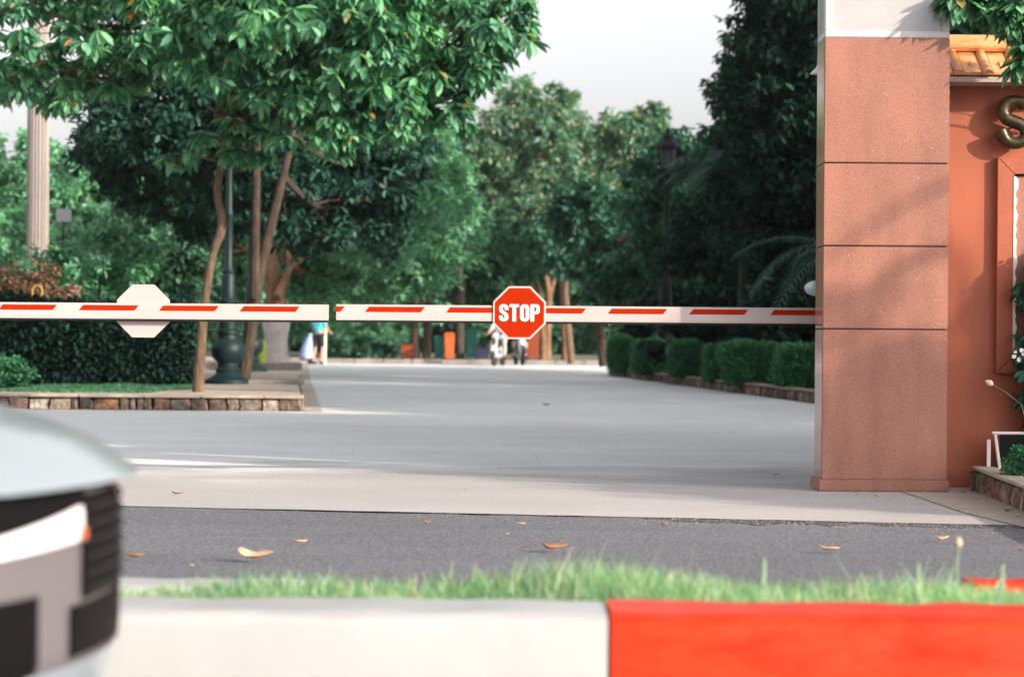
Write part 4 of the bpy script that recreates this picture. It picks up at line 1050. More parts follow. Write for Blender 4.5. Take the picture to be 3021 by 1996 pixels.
# 4: far yellowing trees in the middle
def far_tree(label, trunks, blobs, lm, seed, nclump=120, per=18, s=(1.5, 2.3), bark=M_barkwarm, name='roadside_tree', lr=.1, cr=.2):
    return tree(name, label, 'tree', trunks, blobs, lm, bark, T_small, s[0], s[1], 1.0, seed, nclump=nclump, per=per, cr=cr, inner=.3, group='trees at the far end of the road', limb_r=lr)
far_tree('tall yellowing tree in the middle, highest of the far trees against the sky',
         [(WP([(1612, 1066), (1615, 940), (1618, 850), (1600, 770), (1590, 600)], 90), [.17, .14, .13, .10, .07]), (WP([(1615, 900), (1640, 800), (1655, 740)], 90), [.1, .08, .06]), (WP([(1585, 900), (1550, 830), (1530, 790)], 90), [.12, .09, .06])],
         [bl(1560, 420, 92, 2.2, 1.9, 1.0), bl(1600, 310, 92, 1.2, 1.1, .5), bl(1460, 520, 92, 2.0, 1.5, .9), bl(1680, 560, 91, 2.0, 1.7, .9), bl(1540, 680, 90, 2.2, 1.4, .9), bl(1400, 640, 92, 1.2, 1.2, .5), bl(1420, 420, 93, .9, .8, .35), bl(1720, 440, 92, 1.3, .9, .5)], LM_yellow, 104)
far_tree('yellow green tree between the tallest tree and the black lantern',
         [(WP([(1668, 1066), (1664, 900), (1660, 800), (1700, 650)], 84), [.15, .12, .1, .06])],
         [bl(1860, 430, 84, 1.3, 1.1, .6), bl(1900, 560, 84, 1.6, 1.4, .9), bl(1780, 660, 83, 1.6, 1.3, .8), bl(1920, 370, 84, .7, .6, .3), bl(1960, 700, 82, 1.4, 1.2, .7)], LM_yellow, 105, nclump=110)
far_tree('dark shaded tree over the far bins, left of the STOP sign',
         [(WP([(1226, 1068), (1224, 980), (1230, 880), (1250, 760)], 85), [.16, .14, .12, .08])],
         [bl(1260, 720, 86, 1.7, 1.2, .9), bl(1130, 760, 86, 1.5, 1.1, .8), bl(1360, 780, 87, 1.5, .9, .7), bl(1240, 850, 86, 1.4, .5, .4), bl(1400, 860, 88, 1.4, .5, .4)], LM_mid, 106, bark=M_barkdark)
far_tree('small tree whose bare trunk stands between the green bins and the rider',
         [(WP([(1358, 1068), (1356, 950), (1362, 850), (1350, 760)], 84), [.17, .14, .12, .08])],
         [bl(1380, 700, 85, 1.4, 1.0, .6), bl(1480, 780, 85, 1.2, .8, .5), bl(1300, 600, 88, 1.4, 1.0, .5)], LM_mid, 107, bark=M_barkdark)
far_tree('dark tree with a leaning trunk above the far end of the hedge',
         [(WP([(1782, 1080), (1768, 950), (1750, 850), (1735, 750)], 68), [.15, .12, .1, .07])],
         [bl(1850, 800, 66, 1.6, 1.2, .8), bl(1960, 850, 62, 1.6, 1.0, .8), bl(1740, 640, 68, 1.2, .9, .4), bl(2040, 640, 60, 1.7, 1.8, 1.1), bl(1990, 540, 60, 1.0, 1.0, .5)], LM_dark, 108, bark=M_barkdark)
# 5: big dark tree mass right
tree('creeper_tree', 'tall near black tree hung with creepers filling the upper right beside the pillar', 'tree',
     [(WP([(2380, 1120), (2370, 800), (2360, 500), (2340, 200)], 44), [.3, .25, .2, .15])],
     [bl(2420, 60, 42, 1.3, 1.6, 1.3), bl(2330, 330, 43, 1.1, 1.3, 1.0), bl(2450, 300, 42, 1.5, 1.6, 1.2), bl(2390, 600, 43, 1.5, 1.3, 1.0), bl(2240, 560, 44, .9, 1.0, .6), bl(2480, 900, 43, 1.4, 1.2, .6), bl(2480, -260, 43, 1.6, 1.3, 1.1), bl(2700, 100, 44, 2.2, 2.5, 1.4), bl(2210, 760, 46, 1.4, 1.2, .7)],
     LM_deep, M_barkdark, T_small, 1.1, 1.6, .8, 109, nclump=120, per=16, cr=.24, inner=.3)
tree('drooping_tree', 'dark drooping foliage edge against the sky left of the creeper tree', 'tree',
     [(WP([(2300, 1120), (2290, 700), (2250, 400), (2200, 200)], 48), [.2, .17, .13, .08])],
     [bl(2250, 110, 48, .65, .8, .6), bl(2190, 240, 48, .6, .7, .6), bl(2150, 370, 48, .6, .7, .5), bl(2330, -60, 48, .9, .9, .6), bl(2200, 450, 48, .8, .8, .5)],
     LM_dark, M_barkdark, T_whorl, .7, 1.1, .35, 110, nclump=90, per=8, cr=.28)
# trees behind the wall; the unseen ones are added to shade road and planting
Xt = [('tree rising behind the tiled wall at the upper right corner', (5.6, 18.2), 5.6, 1.9, 120, LM_dark),
      ('tall added shade tree right of the hedge, outside the view', (14.5, 25.0), 8.0, 2.6, 122, LM_dark), ('tall added shade tree behind the pillar row, outside the view', (12.0, 31.0), 8.8, 2.9, 123, LM_dark), ('tall added shade tree deep on the right, outside the view', (16.5, 38.0), 10.0, 3.2, 124, LM_dark),
      ('tall added shade tree at the right rear, outside the view', (13.0, 50.0), 10.0, 3.2, 126, LM_dark)]
Xt += [('added shade tree in the row behind the wall, outside the view', (8.6, 17.8), 5.6, 1.7, 129, LM_dark), ('small added shade tree close behind the wall, outside the view', (5.1, 15.9), 4.6, 1.3, 127, LM_dark), ('added shade tree between the others on the right, outside the view', (13.2, 21.5), 7.3, 2.3, 128, LM_dark)]
for lab, (x, y), h, r, sd_, lm in Xt:
    tree('shade_tree', lab, 'tree', [([(x, y, 0), (x+.1, y, h*.3), (x-.1, y+.1, h*.55), (x, y, h*.8)], [.16, .13, .11, .06])],
         [((x, y, h-r*.7), (r, r, r*.7), 1.3), ((x-r*.5, y-r*.4, h-r*1.15), (r*.8, r*.8, r*.6), 1.0), ((x+r*.5, y+r*.3, h-r*1.2), (r*.8, r*.8, r*.6), 1.0), ((x, y, h*.38), (r*.8, r*.8, r*.6), .8)],
         lm, M_barkdark, T_big, 1.1, 1.6, 1.0, sd_, nclump=90, per=18, cr=.24)
# branch hanging in at the top right corner
bx = [(6.4, 13.7, 0), (6.35, 13.7, 1.5), (6.3, 13.72, 2.8), (6.2, 13.7, 3.6)]
tree('street_tree', 'tree outside the right edge whose large dark green leaves hang over the tiled coping', 'tree',
     [(bx, [.09, .08, .07, .05])],
     [((6.5, 13.7, 4.4), (1.1, .9, .7), .9), (tuple(W(3010, -20, 13.78)), (.26, .08, .15), .4), (tuple(W(2835, -25, 13.76)), (.09, .03, .06), .08), (tuple(W(3015, 110, 13.75)), (.10, .06, .12), .12)],
     LM_near, M_bark, T_whorl, .62, .85, .5, 130, nclump=36, per=7, cr=.3, limb_r=.014, twigs=3)
# street tree across the street that shades the foot of the pillar
tree('street_tree', 'low street tree on the near side of the street, outside the view to the right', 'tree',
     [([(13.3, 7.1, 0), (13.4, 7.1, 1.2), (13.3, 7.1, 2.6)], [.16, .14, .10]), ([(13.3, 7.1, 3.4), (12.9, 7.1, 5.9), (12.12, 7.1, 6.04), (11.43, 7.1, 5.62), (10.8, 7.1, 5.3)], [.06, .04, .028, .022, .012]),
      ([(13.3, 7.1, 3.0), (12.8, 7.1, 5.3), (12.12, 7.1, 5.68), (11.43, 7.1, 5.24), (10.9, 7.1, 4.9)], [.07, .05, .04, .03, .015])],
     [((13.4, 7.1, 3.3), (2.5, 1.6, 1.75), 2.6), ((12.0, 7.1, 3.1), (1.3, 1.2, 1.35), 1.4), ((15.0, 7.3, 3.6), (2.0, 1.5, 1.9), 1.6), ((11.2, 6.9, 3.0), (.9, 1.0, 1.1), .8)],
     LM_mid, M_bark, T_small, 1.5, 2.0, 1.0, 131, nclump=220, per=18, cr=.26)
# left background
far_tree('pale green tree behind the fluted column at the left edge', [(WP([(40, 1000), (50, 700), (60, 500)], 60), [.2, .15, .1])],
         [bl(20, 520, 60, 1.4, 1.0, .7), bl(200, 560, 60, 1.5, 1.0, .8), bl(60, 700, 58, 1.6, .9, .7), bl(330, 640, 60, 1.4, 1.1, .8), bl(-60, 640, 60, 1.5, 1.4, .7)], LM_bright, 140, s=(1.2, 1.8), nclump=90)
far_tree('bright green tree in the gap between the thin pole and the first trunk', [(WP([(450, 1000), (450, 700), (440, 600)], 64), [.2, .15, .1])],
         [bl(480, 650, 64, 1.7, 1.2, .9), bl(560, 780, 64, 1.6, 1.1, .8), bl(390, 760, 64, 1.5, 1.0, .8), bl(690, 800, 66, 1.6, 1.3, .9), bl(300, 820, 62, 1.8, .8, .8)], LM_bright, 141, s=(1.2, 1.8), nclump=90)
far_tree('sunlit tree glimpsed between the trunks behind the second lamp post', [(WP([(640, 1000), (640, 800), (650, 650)], 58), [.2, .15, .1])],
         [bl(620, 740, 58, .9, 1.0, .7), bl(720, 640, 59, .9, .9, .6), bl(560, 620, 59, 1.0, .8, .6), bl(680, 860, 58, .8, .6, .4)], LM_bright, 143, s=(1.2, 1.8), nclump=70)
far_tree('bright green crown over the road bend, right of the whitewashed tree', [(WP([(1010, 1060), (1010, 900), (1000, 700)], 100), [.3, .25, .15])],
         [bl(1010, 830, 100, 2.4, 1.8, 1.2), bl(880, 880, 98, 2.2, 1.6, 1.0), bl(1150, 900, 100, 2.0, 1.2, .9), bl(1050, 650, 102, 2.2, 1.6, 1.0), bl(950, 950, 98, 1.8, .8, .6)], LM_bright, 142, s=(1.7, 2.4))
# far wood as one mass
rngw = np.random.default_rng(99); Pw = []
for i in range(66):
    x = -62 + i*1.5 + rngw.uniform(-.8, .8); y = 118+rngw.uniform(-5, 9); h = 5.5+rngw.uniform(-1.5, 2.2)
    if 0 < x < 9: h *= .75
    for k in range(3):
        P_, _ = blob_points(rngw, (x+rngw.uniform(-1, 1), y, h*(.25+.27*k)), (2.0, 1.6, h*.22), 34, 14, .3); Pw.append(P_)
fw = scatter('far_wood', np.concatenate(Pw), T_big, rngw, 1.5, 2.4, 1.0, LM_mid)
tag(fw, 'distant belt of woodland closing the view behind the road', 'wood', kind='stuff')

# ------------------------------------------------------------------ lamp posts
LPROF = [(0.33, 0), (0.33, .05), (0.27, .08), (0.20, .12), (.17, .16), (.18, .20), (.145, .24), (.15, .30), (.23, .38), (.25, .50), (.225, .58), (.15, .64), (.145, .70), (.165, .72), (.165, .76), (.13, .79), (.125, 1.15), (.135, 1.17), (.135, 1.2), (.105, 1.23), (.10, 1.55), (.085, 1.58), (.095, 1.62), (.06, 1.68), (.055, 2.4), (.065, 2.42), (.065, 2.46), (.05, 2.5), (.045, 3.55), (.07, 3.6), (.03, 3.66)]
def lamp_post(label, x, y, z, s=1.0, lantern=True, iron=M_iron):
    r = thing('lamp_post', label, 'lamp post', (x, y, z), 0, 'ornate iron lamp posts')
    m = MB(); m.lathe([(a*s, b*s) for a, b in LPROF[:12]], 20); m.build('base', iron, r, smooth=True)
    m = MB(); m.lathe([(a*s, b*s) for a, b in LPROF[11:]], 20); m.build('pole', iron, r, smooth=True)
    if lantern:
        h = 3.66*s
        m = MB(); m.lathe([(.05*s, h), (.11*s, h+.03*s), (.12*s, h+.06*s)], 6)
        m.lathe([(.19*s, h+.42*s), (.27*s, h+.44*s), (.25*s, h+.48*s), (.14*s, h+.58*s), (.08*s, h+.62*s), (.09*s, h+.66*s), (.03*s, h+.72*s), (.035*s, h+.76*s), (.005*s, h+.84*s)], 6)
        for k in range(6):
            a = 2*math.pi*k/6; m.tube([(.115*s*math.cos(a), .115*s*math.sin(a), h+.06*s), (.19*s*math.cos(a), .19*s*math.sin(a), h+.42*s)], .012*s, 5)
        ln_ = m.build('lantern', iron, r)
        m = MB(); m.lathe([(.105*s, h+.062*s), (.175*s, h+.415*s)], 6); m.build('lantern_glass', mat('lantern_glass', (.05, .06, .07), .2, spec=.5), ln_)
p = W(672, 1128, 34.9)
lamp_post('dark green cast iron lamp post on the left sidewalk, the nearer of the two', p.x, 34.9, .178, 1.0)
p = W(738, 1085, 47)
lamp_post('second dark green lamp post, half hidden behind the forked trunk', p.x, 47, .178, 1.05)
p = W(1965, 1000, 53)
lamp_post('black lamp post with its lantern showing among the dark trees on the right', p.x, 53, .15, (W(1965, 372, 53).z-.15)/4.5, iron=M_blackiron)

# fluted column, thin pole, grey box on the left
Yc = 46
cx, cw = W(112, 500, Yc).x, (W(145, 500, Yc).x-W(78, 500, Yc).x)/2
col = thing('fluted_column', 'tall pale column with vertical grooves rising at the left edge behind the leaves', 'column', (cx, Yc, .17))
m = MB(); prof = []; nfl = 20
for i in range(nfl*4):
    a = 2*math.pi*i/(nfl*4); k = i % 4; rr0 = cw*(1.0 if k in (0, 1) else .80); prof.append((rr0*math.cos(a), rr0*math.sin(a)))
H_ = W(112, -60, Yc).z; nq = len(prof)
m.add([(x, y, .35) for x, y in prof] + [(x*.93, y*.93, H_) for x, y in prof], [(i, (i+1) % nq, (i+1) % nq+nq, i+nq) for i in range(nq)] + [tuple(range(nq-1, -1, -1)), tuple(range(nq, 2*nq))])
m.build('shaft', mat('column_paint', (.34, .30, .28), .7, var=.08, scale=2), col)
m = MB(); m.lathe([(cw*1.35, 0), (cw*1.35, .18), (cw*1.2, .22), (cw*1.15, .32), (cw*1.02, .36)], 28); m.build('base', mat('column_paint', (.6, .55, .5)), col, smooth=True)
m = MB(); m.lathe([(cw*.93, H_-.02), (cw*1.1, H_+.1), (cw*1.25, H_+.2), (cw*1.25, H_+.32)], 28); m.build('capital', mat('column_paint', (.6, .55, .5)), col, smooth=True)
px_ = W(333, 500, 44)
pl = thing('thin_pole', 'thin dark pole standing among the bright leaves left of the first tree', 'pole', (px_.x, 44, .17))
m = MB(); m.tube([(0, 0, 0), (0, 0, W(333, 380, 44).z-.17)], .026, 8); m.build('shaft', M_blackiron, pl)
m = MB(); m.lathe([(.05, 0), (.05, .02), (.035, .12), (.027, .14)], 10); m.build('collar', M_blackiron, pl)
gb = W(187, 636, 50)
g_ = thing('grey_box', 'small dark grey box on a post to the right of the fluted column', 'box', (gb.x, 50, .17))
m = MB(); m.box(-.15, .15, -.08, .08, gb.z-.17-.14, gb.z-.17+.14); m.build('case', mat('grey_box', (.09, .10, .12), .5), g_, bevel=.015)
m = MB(); m.tube([(0, 0, 0), (0, 0, gb.z-.17-.14)], .03, 8); m.build('post', M_blackiron, g_)
yf = W(110, 860, 34.0)
yo = thing('yellow_hook_sign', 'small yellow ring shaped ornament in the reddish bush at the left', 'ornament', (yf.x, 34.0, .17))
m = MB(); m.tube([(.07*math.cos(R(a)), 0, yf.z-.17+.09*math.sin(R(a))) for a in range(-90, 271, 20)], .012, 6); m.build('ring', mat('ornament_yellow', (.55, .30, .05), .5), yo)
m = MB(); m.tube([(0, 0, 0), (0, 0, yf.z-.17-.095)], .012, 6); m.build('stake', mat('ornament_yellow', (.55, .30, .05)), yo)

# ------------------------------------------------------------------ far street things
def bin_(label, px0, px1, yt, yb, Y, col, name='wheelie_bin', tilt=0):
    a, b = W(px0, yb, Y), W(px1, yb, Y); h = W((px0+px1)/2, yt, Y).z-.12; w_ = (b.x-a.x)/2
    r = thing(name, label, 'bin', ((a.x+b.x)/2, Y, .12), tilt)
    mt_ = mat('bin_%d' % px0, col, .45, var=.1, scale=3)
    m = MB(); t_ = .82; dpt_ = max(w_, .25)
    vs = [(-w_*t_, -dpt_*t_, .06), (w_*t_, -dpt_*t_, .06), (w_*t_, dpt_*t_, .06), (-w_*t_, dpt_*t_, .06), (-w_, -dpt_, h*.9), (w_, -dpt_, h*.9), (w_, dpt_, h*.9), (-w_, dpt_, h*.9)]
    m.add(vs, [(0, 3, 2, 1), (4, 5, 6, 7), (0, 1, 5, 4), (1, 2, 6, 5), (2, 3, 7, 6), (3, 0, 4, 7)]); m.build('bin_body', mt_, r, bevel=.02)
    m = MB(); m.box(-w_*1.06, w_*1.06, -dpt_*1.08, dpt_*1.1, h*.9+.002, h*.95); m.prism([(-w_*1.0, h*.951), (w_*1.0, h*.951), (w_*.7, h), (-w_*.7, h)], -dpt_*.9, dpt_*.9); m.build('lid', mt_, r, bevel=.012)
    for s in (-1, 1):
        m = MB(); m.lathe([(.08, -.025), (.09, -.02), (.09, .02), (.08, .025)], 14, M=Matrix.Translation((s*w_*.75, dpt_*.85, .09)) @ Matrix.Rotation(R(90), 4, 'Y')); m.build('wheel', M_rubber, r)
bin_('low brown red bin at the far end, left of the bare trunk', 1182, 1222, 1014, 1068, 83, (.30, .055, .03))
bin_('teal green wheelie bin left of the orange one', 1280, 1310, 990, 1062, 82.5, (.01, .16, .13))
bin_('bright orange wheelie bin in the middle distance', 1310, 1340, 981, 1066, 82, (.55, .09, .02), tilt=.06)
bin_('dark green bin behind the low navy container', 1372, 1408, 968, 1058, 86, (.01, .10, .08))
bin_('low navy blue container left of the rider', 1398, 1444, 1024, 1062, 83.5, (.025, .025, .06), 'container')
bin_('rust orange container behind the dark motorbike, right of the STOP sign', 1552, 1592, 958, 1063, 84, (.22, .045, .015), 'container')

# people and motorbikes --------------------------------------------------
def skin_mesh(name, joints, edges, mt, parent, sub=2, rootv=0):
    me = bpy.data.meshes.new(name); me.from_pydata([j[0] for j in joints], edges, [])
    o = bpy.data.objects.new(name, me); C.objects.link(o)
    md = o.modifiers.new('k', 'SKIN'); md.use_smooth_shade = True
    for i, j in enumerate(joints):
        r = j[1] if isinstance(j[1], tuple) else (j[1], j[1])
        me.skin_vertices[0].data[i].radius = r
    me.skin_vertices[0].data[rootv].use_root = True
    s = o.modifiers.new('s', 'SUBSURF'); s.levels = sub; s.render_levels = sub
    dg = bpy.context.evaluated_depsgraph_get(); dg.update()
    nm = bpy.data.meshes.new_from_object(o.evaluated_get(dg))
    bpy.data.objects.remove(o); nm.name = name; nm.materials.clear()
    return link(name, nm, mt, parent, True)
M_skin = mat('skin', (.42, .24, .16), .6, var=.08)
def person(label, loc, rz, J, shirt, trousers, hair, shorts=False, scale=1.0, shoes=None):
    """J: dict of joint positions"""
    r = thing('person', label, 'person', loc, rz); r.scale = (scale,)*3
    V = lambda k: J[k]
    jn = [(V('pelvis'), (.13, .10)), (V('waist'), (.12, .09)), (V('chest'), (.15, .10)), (V('neck'), .055), (V('head0'), (.075, .085)), (V('head1'), (.08, .095)), (V('head2'), (.055, .065))]
    ed = [(0, 1), (1, 2), (2, 3), (3, 4), (4, 5), (5, 6)]
    for s in ('l', 'r'):
        k = len(jn)
        jn += [(V('sh'+s), .06), (V('el'+s), .042), (V('wr'+s), .028), (V('ha'+s), (.035, .02))]
        ed += [(2, k), (k, k+1), (k+1, k+2), (k+2, k+3)]
        hd = Vector(V('ha'+s)); dr = (hd-Vector(V('wr'+s))).normalized(); sd2 = dr.cross(Vector((0, 1, .2))).normalized()
        for q in range(4):
            b0 = len(jn); off = sd2*(q-1.5)*.02; l = (.07, .08, .075, .06)[q]
            jn += [(tuple(hd+off+dr*.045), .008), (tuple(hd+off+dr*(.045+l)-Vector((0, 0, .012))), .007)]; ed += [(k+3, b0), (b0, b0+1)]
        b0 = len(jn); jn += [(tuple(hd+sd2*.05+dr*.01), .009), (tuple(hd+sd2*.06+dr*.05), .008)]; ed += [(k+3, b0), (b0, b0+1)]
        k = len(jn)
        jn += [(V('hip'+s), .09), (V('kn'+s), .055), (V('an'+s), .038), (V('to'+s), (.04, .025))]
        ed += [(0, k), (k, k+1), (k+1, k+2), (k+2, k+3)]
    body = skin_mesh('body', jn, ed, M_skin, r)
    js = [(V('pelvis'), (.155, .125)), (V('waist'), (.145, .115)), (V('chest'), (.175, .125)), (V('neck'), .07)]; es = [(0, 1), (1, 2), (2, 3)]
    for s in ('l', 'r'):
        k = len(js); e = Vector(V('el'+s)); h = Vector(V('sh'+s)); js += [(V('sh'+s), .078), (tuple(h+(e-h)*.75), .066)]; es += [(2, k), (k, k+1)]
    skin_mesh('shirt', js, es, shirt, r)
    jt = [(tuple(Vector(V('pelvis'))+Vector((0, 0, .03))), (.16, .13))]; et = []
    for s in ('l', 'r'):
        k = len(jt); h = Vector(V('hip'+s)); kn = Vector(V('kn'+s)); an = Vector(V('an'+s))
        jt += [(tuple(h), .11), (tuple(h+(kn-h)*.9), .085)]; et += [(0, k), (k, k+1)]
        if not shorts: jt += [(tuple(kn+(an-kn)*.9), .06)]; et += [(k+1, k+2)]
    skin_mesh('trousers' if not shorts else 'shorts', jt, et, trousers, r)
    h1 = Vector(V('head1')); m = MB(); m.lathe([(.06, -.03), (.098, .0), (.108, .05), (.09, .10), (.05, .13), (.005, .14)], 14, o=h1+Vector((0, .012, 0))); m.build('hair' if hair is not M_helmet else 'helmet', hair, r, smooth=True)
    # face
    fy = -1
    m = MB()
    for s in (-1, 1): m.lathe([(.012, -.004), (.014, 0), (.006, .006)], 8, M=Matrix.Translation(h1+Vector((s*.03, -.095, -.01))) @ Matrix.Rotation(R(90), 4, 'X'))
    m.build('eyes', M_rubber, r)
    m = MB(); m.tube([h1+Vector((0, -.09, -.01)), h1+Vector((0, -.118, -.045)), h1+Vector((0, -.095, -.055))], [.008, .014, .008], 6); m.build('nose', M_skin, r, smooth=True)
    m = MB(); m.tube([h1+Vector((-.025, -.088, -.085)), h1+Vector((0, -.098, -.085)), h1+Vector((.025, -.088, -.085))], [.004, .007, .004], 5); m.build('mouth', mat('lip', (.35, .12, .10), .6), r)
    for s in ('l', 'r'):
        a = Vector(V('an'+s)); t_ = Vector(V('to'+s)); dd_ = (t_-a); dd_.z = 0; dd_ = dd_.normalized()
        m = MB(); f0 = Vector((a.x, a.y, min(a.z, t_.z)-.03)); m.tube([f0-dd_*.07+Vector((0, 0, .035)), f0+Vector((0, 0, .045)), f0+dd_*.1+Vector((0, 0, .03)), f0+dd_*.19+Vector((0, 0, .02))], [.035, .045, .045, .03], 8); m.build('shoe', shoes or M_rubber, r, smooth=True)
    return r
M_helmet = mat('helmet', (.05, .03, .03), .3)
stand = dict(pelvis=(0, 0, .93), waist=(0, 0, 1.1), chest=(0, 0, 1.32), neck=(0, 0, 1.47), head0=(0, -.01, 1.54), head1=(0, -.02, 1.62), head2=(0, -.01, 1.7),
             shl=(-.19, 0, 1.41), ell=(-.27, -.06, 1.14), wrl=(-.27, -.28, 1.02), hal=(-.265, -.36, 1.0), shr=(.19, 0, 1.41), elr=(.25, -.05, 1.14), wrr=(.24, -.27, 1.02), har=(.235, -.35, 1.0),
             hipl=(-.10, 0, .88), knl=(-.11, -.10, .49), anl=(-.11, .02, .09), tol=(-.11, -.13, .04), hipr=(.10, 0, .88), knr=(.11, .0, .48), anr=(.11, .12, .09), tor=(.11, -.03, .04))
pw = G(938, 1074)
person('person in a teal shirt and black shorts seen from behind', (pw.x, pw.y, .0), R(155), stand, mat('teal_shirt', (.06, .42, .50), .8, var=.1), mat('black_shorts', (.012, .012, .016), .8), mat('hair', (.01, .008, .007), .7), shorts=True)
sit = dict(pelvis=(0, .30, .80), waist=(0, .27, .97), chest=(0, .20, 1.19), neck=(0, .16, 1.35), head0=(0, .14, 1.42), head1=(0, .12, 1.5), head2=(0, .13, 1.58),
           shl=(-.19, .19, 1.29), ell=(-.29, .02, 1.06), wrl=(-.29, -.19, 1.0), hal=(-.29, -.26, .99), shr=(.19, .19, 1.29), elr=(.29, .02, 1.06), wrr=(.29, -.19, 1.0), har=(.29, -.26, .99),
           hipl=(-.11, .27, .78), knl=(-.20, -.10, .72), anl=(-.20, .0, .32), tol=(-.20, -.14, .27), hipr=(.11, .27, .78), knr=(.20, -.10, .72), anr=(.20, .0, .32), tor=(.20, -.14, .27))
def motorbike(label, loc, rz, col, col2):
    r = thing('motorbike', label, 'motorbike', loc, rz)
    Mp = mat('bike_'+label[:6], col, .3, coat=.5); Mq = mat('bike2_'+label[:6], col2, .35)
    ch = mat('chrome', (.6, .6, .6), .2, 1.0)
    for y in (-.62, .62):
        wh = thing('x', '', '', (0, 0, 0)); bpy.data.objects.remove(wh)
        m = MB(); M_ = Matrix.Translation((0, y, .29)) @ Matrix.Rotation(R(90), 4, 'Y')
        m.lathe([(.22, -.035), (.27, -.04), (.29, -.015), (.29, .015), (.27, .04), (.22, .035), (.22, -.035)], 24, M=M_); w1 = m.build('wheel', M_rubber, r, smooth=True)
        m = MB(); m.lathe([(.03, -.05), (.04, .0), (.03, .05)], 10, M=M_)
        for k in range(6): a = k*math.pi/3; m.tube([(0, y, .29), (0, y+.22*math.cos(a), .29+.22*math.sin(a))], .012, 5)
        m.build('rim', ch, w1)
    m = MB(); m.tube([(0, -.52, .35), (0, -.42, .62), (0, -.36, .9)], [.09, .12, .10], 10, sx=1.2); m.build('front_fairing', Mq, r, smooth=True)
    for s in (-1, 1):
        m = MB(); m.tube([(s*.07, -.62, .29), (s*.07, -.50, .6)], .02, 6); m.build('fork', ch, r)
    m = MB(); pts = [(0, -.62+.34*math.cos(R(a)), .29+.34*math.sin(R(a))) for a in range(35, 150, 14)]; m.tube(pts, .045, 6, sx=1.5); m.build('mudguard', Mp, r, smooth=True)
    m = MB(); m.tube([(0, -.35, .38), (0, -.05, .32), (0, .25, .42), (0, .5, .6), (0, .75, .68)], [.10, .10, .13, .13, .05], 10, sx=1.1); m.build('bike_body', Mp, r, smooth=True)
    m = MB(); m.tube([(0, .0, .70), (0, .2, .74), (0, .5, .78), (0, .72, .80)], [.08, .11, .11, .06], 10, sx=1.3); m.build('saddle', M_rubber, r, smooth=True)
    m = MB(); m.lathe([(.06, -.04), (.11, 0), (.11, .02), (.05, .045)], 16, M=Matrix.Translation((0, -.45, .93)) @ Matrix.Rotation(R(90), 4, 'X')); m.build('headlight', mat('bike_lamp', (.5, .5, .5), .15), r, smooth=True)
    m = MB(); m.tube([(-.33, -.25, .99), (-.16, -.36, .99), (0, -.38, .96), (.16, -.36, .99), (.33, -.25, .99)], .016, 8); hb = m.build('handlebar', M_rubber, r, smooth=True)
    for s in (-1, 1):
        m = MB(); m.tube([(s*.24, -.33, 1.0), (s*.29, -.36, 1.14)], .006, 5); m.lathe([(.02, -.012), (.05, -.004), (.05, .01)], 12, M=Matrix.Translation((s*.30, -.36, 1.17)) @ Matrix.Rotation(R(90), 4, 'X')); m.build('wing_mirror', M_rubber, r)
    m = MB(); m.box(-.09, .09, -.475, -.468, .70, .80); m.build('front_panel', Mq, r)
    return r
ml = G(1470, 1079)
motorbike('white and black motorbike ridden towards the camera below the STOP sign', ml, R(-12), (.45, .45, .46), (.02, .02, .02))
person('rider in a white shirt sitting on the white motorbike below the STOP sign', ml, R(-12), sit, mat('white_shirt', (.42, .41, .42), .8, var=.08), mat('grey_trousers', (.30, .33, .36), .8), M_helmet)
m2 = G(1532, 1078)
motorbike('dark motorbike ridden close to the white one, right of it', m2+Vector((0, .9, 0)), R(10), (.02, .022, .03), (.55, .56, .6))
person('second rider in dark clothes on the dark motorbike, mostly behind the STOP sign', m2+Vector((0, .9, 0)), R(10), sit, mat('dark_shirt', (.05, .02, .02), .8), mat('dark_trousers', (.03, .035, .05), .8), M_helmet)
# sweeper's trolley with a blue sack
tr = G(895, 1074)
t_ = thing('hand_trolley', 'small dark trolley carrying a blue sack next to the person in teal', 'trolley', (tr.x, tr.y, 0))
m = MB(); m.box(-.28, .30, -.2, .2, .13, .17); m.build('deck', M_rubber, t_)
m = MB(); m.tube([(.28, 0, .15), (.36, .0, .9)], .015, 6); m.build('handle', M_rubber, t_)
for s in (-1, 1):
    for q in (-1, 1):
        m = MB(); m.lathe([(.05, -.02), (.065, 0), (.05, .02)], 12, M=Matrix.Translation((s*.2, q*.17, .065)) @ Matrix.Rotation(R(90), 4, 'X')); m.build('wheel', M_rubber, t_)
sk = thing('sack', 'tall blue lavender sack standing on the small trolley', 'sack', (tr.x+.10, tr.y, .171))
m = MB(); m.tube([(0, 0, 0), (-.02, 0, .1), (.02, 0, .35), (.07, 0, .6), (.10, 0, .72), (.11, 0, .80)], [.20, .23, .18, .11, .06, .07], 14); m.build('bag', mat('blue_sack', (.25, .32, .58), .7, var=.2, scale=5, bump=.6), sk, smooth=True)
# conical basket planter
cb = G(869, 1066)
cp = thing('basket_planter', 'tall brown cone shaped basket planter with green leaves beside the whitewashed trunk', 'plant pot', (cb.x, cb.y-8, .17))
sfac = (cb.y-8)/F
m = MB(); m.lathe([(8*sfac, 0), (14*sfac, 18*sfac), (24*sfac, 46*sfac), (29*sfac, 58*sfac), (27*sfac, 58*sfac), (22*sfac, 44*sfac)], 18); m.build('pot', mat('wicker_brown', (.22, .075, .04), .8, var=.3, scale=12, bump=.5), cp, smooth=True)
P, _ = blob_points(rngf, (0, 0, 80*sfac), (30*sfac, 25*sfac, 28*sfac), 30, 12, .35)
scatter('foliage', P, T_small, rngf, .8, 1.3, .9, LM_mid, cp)
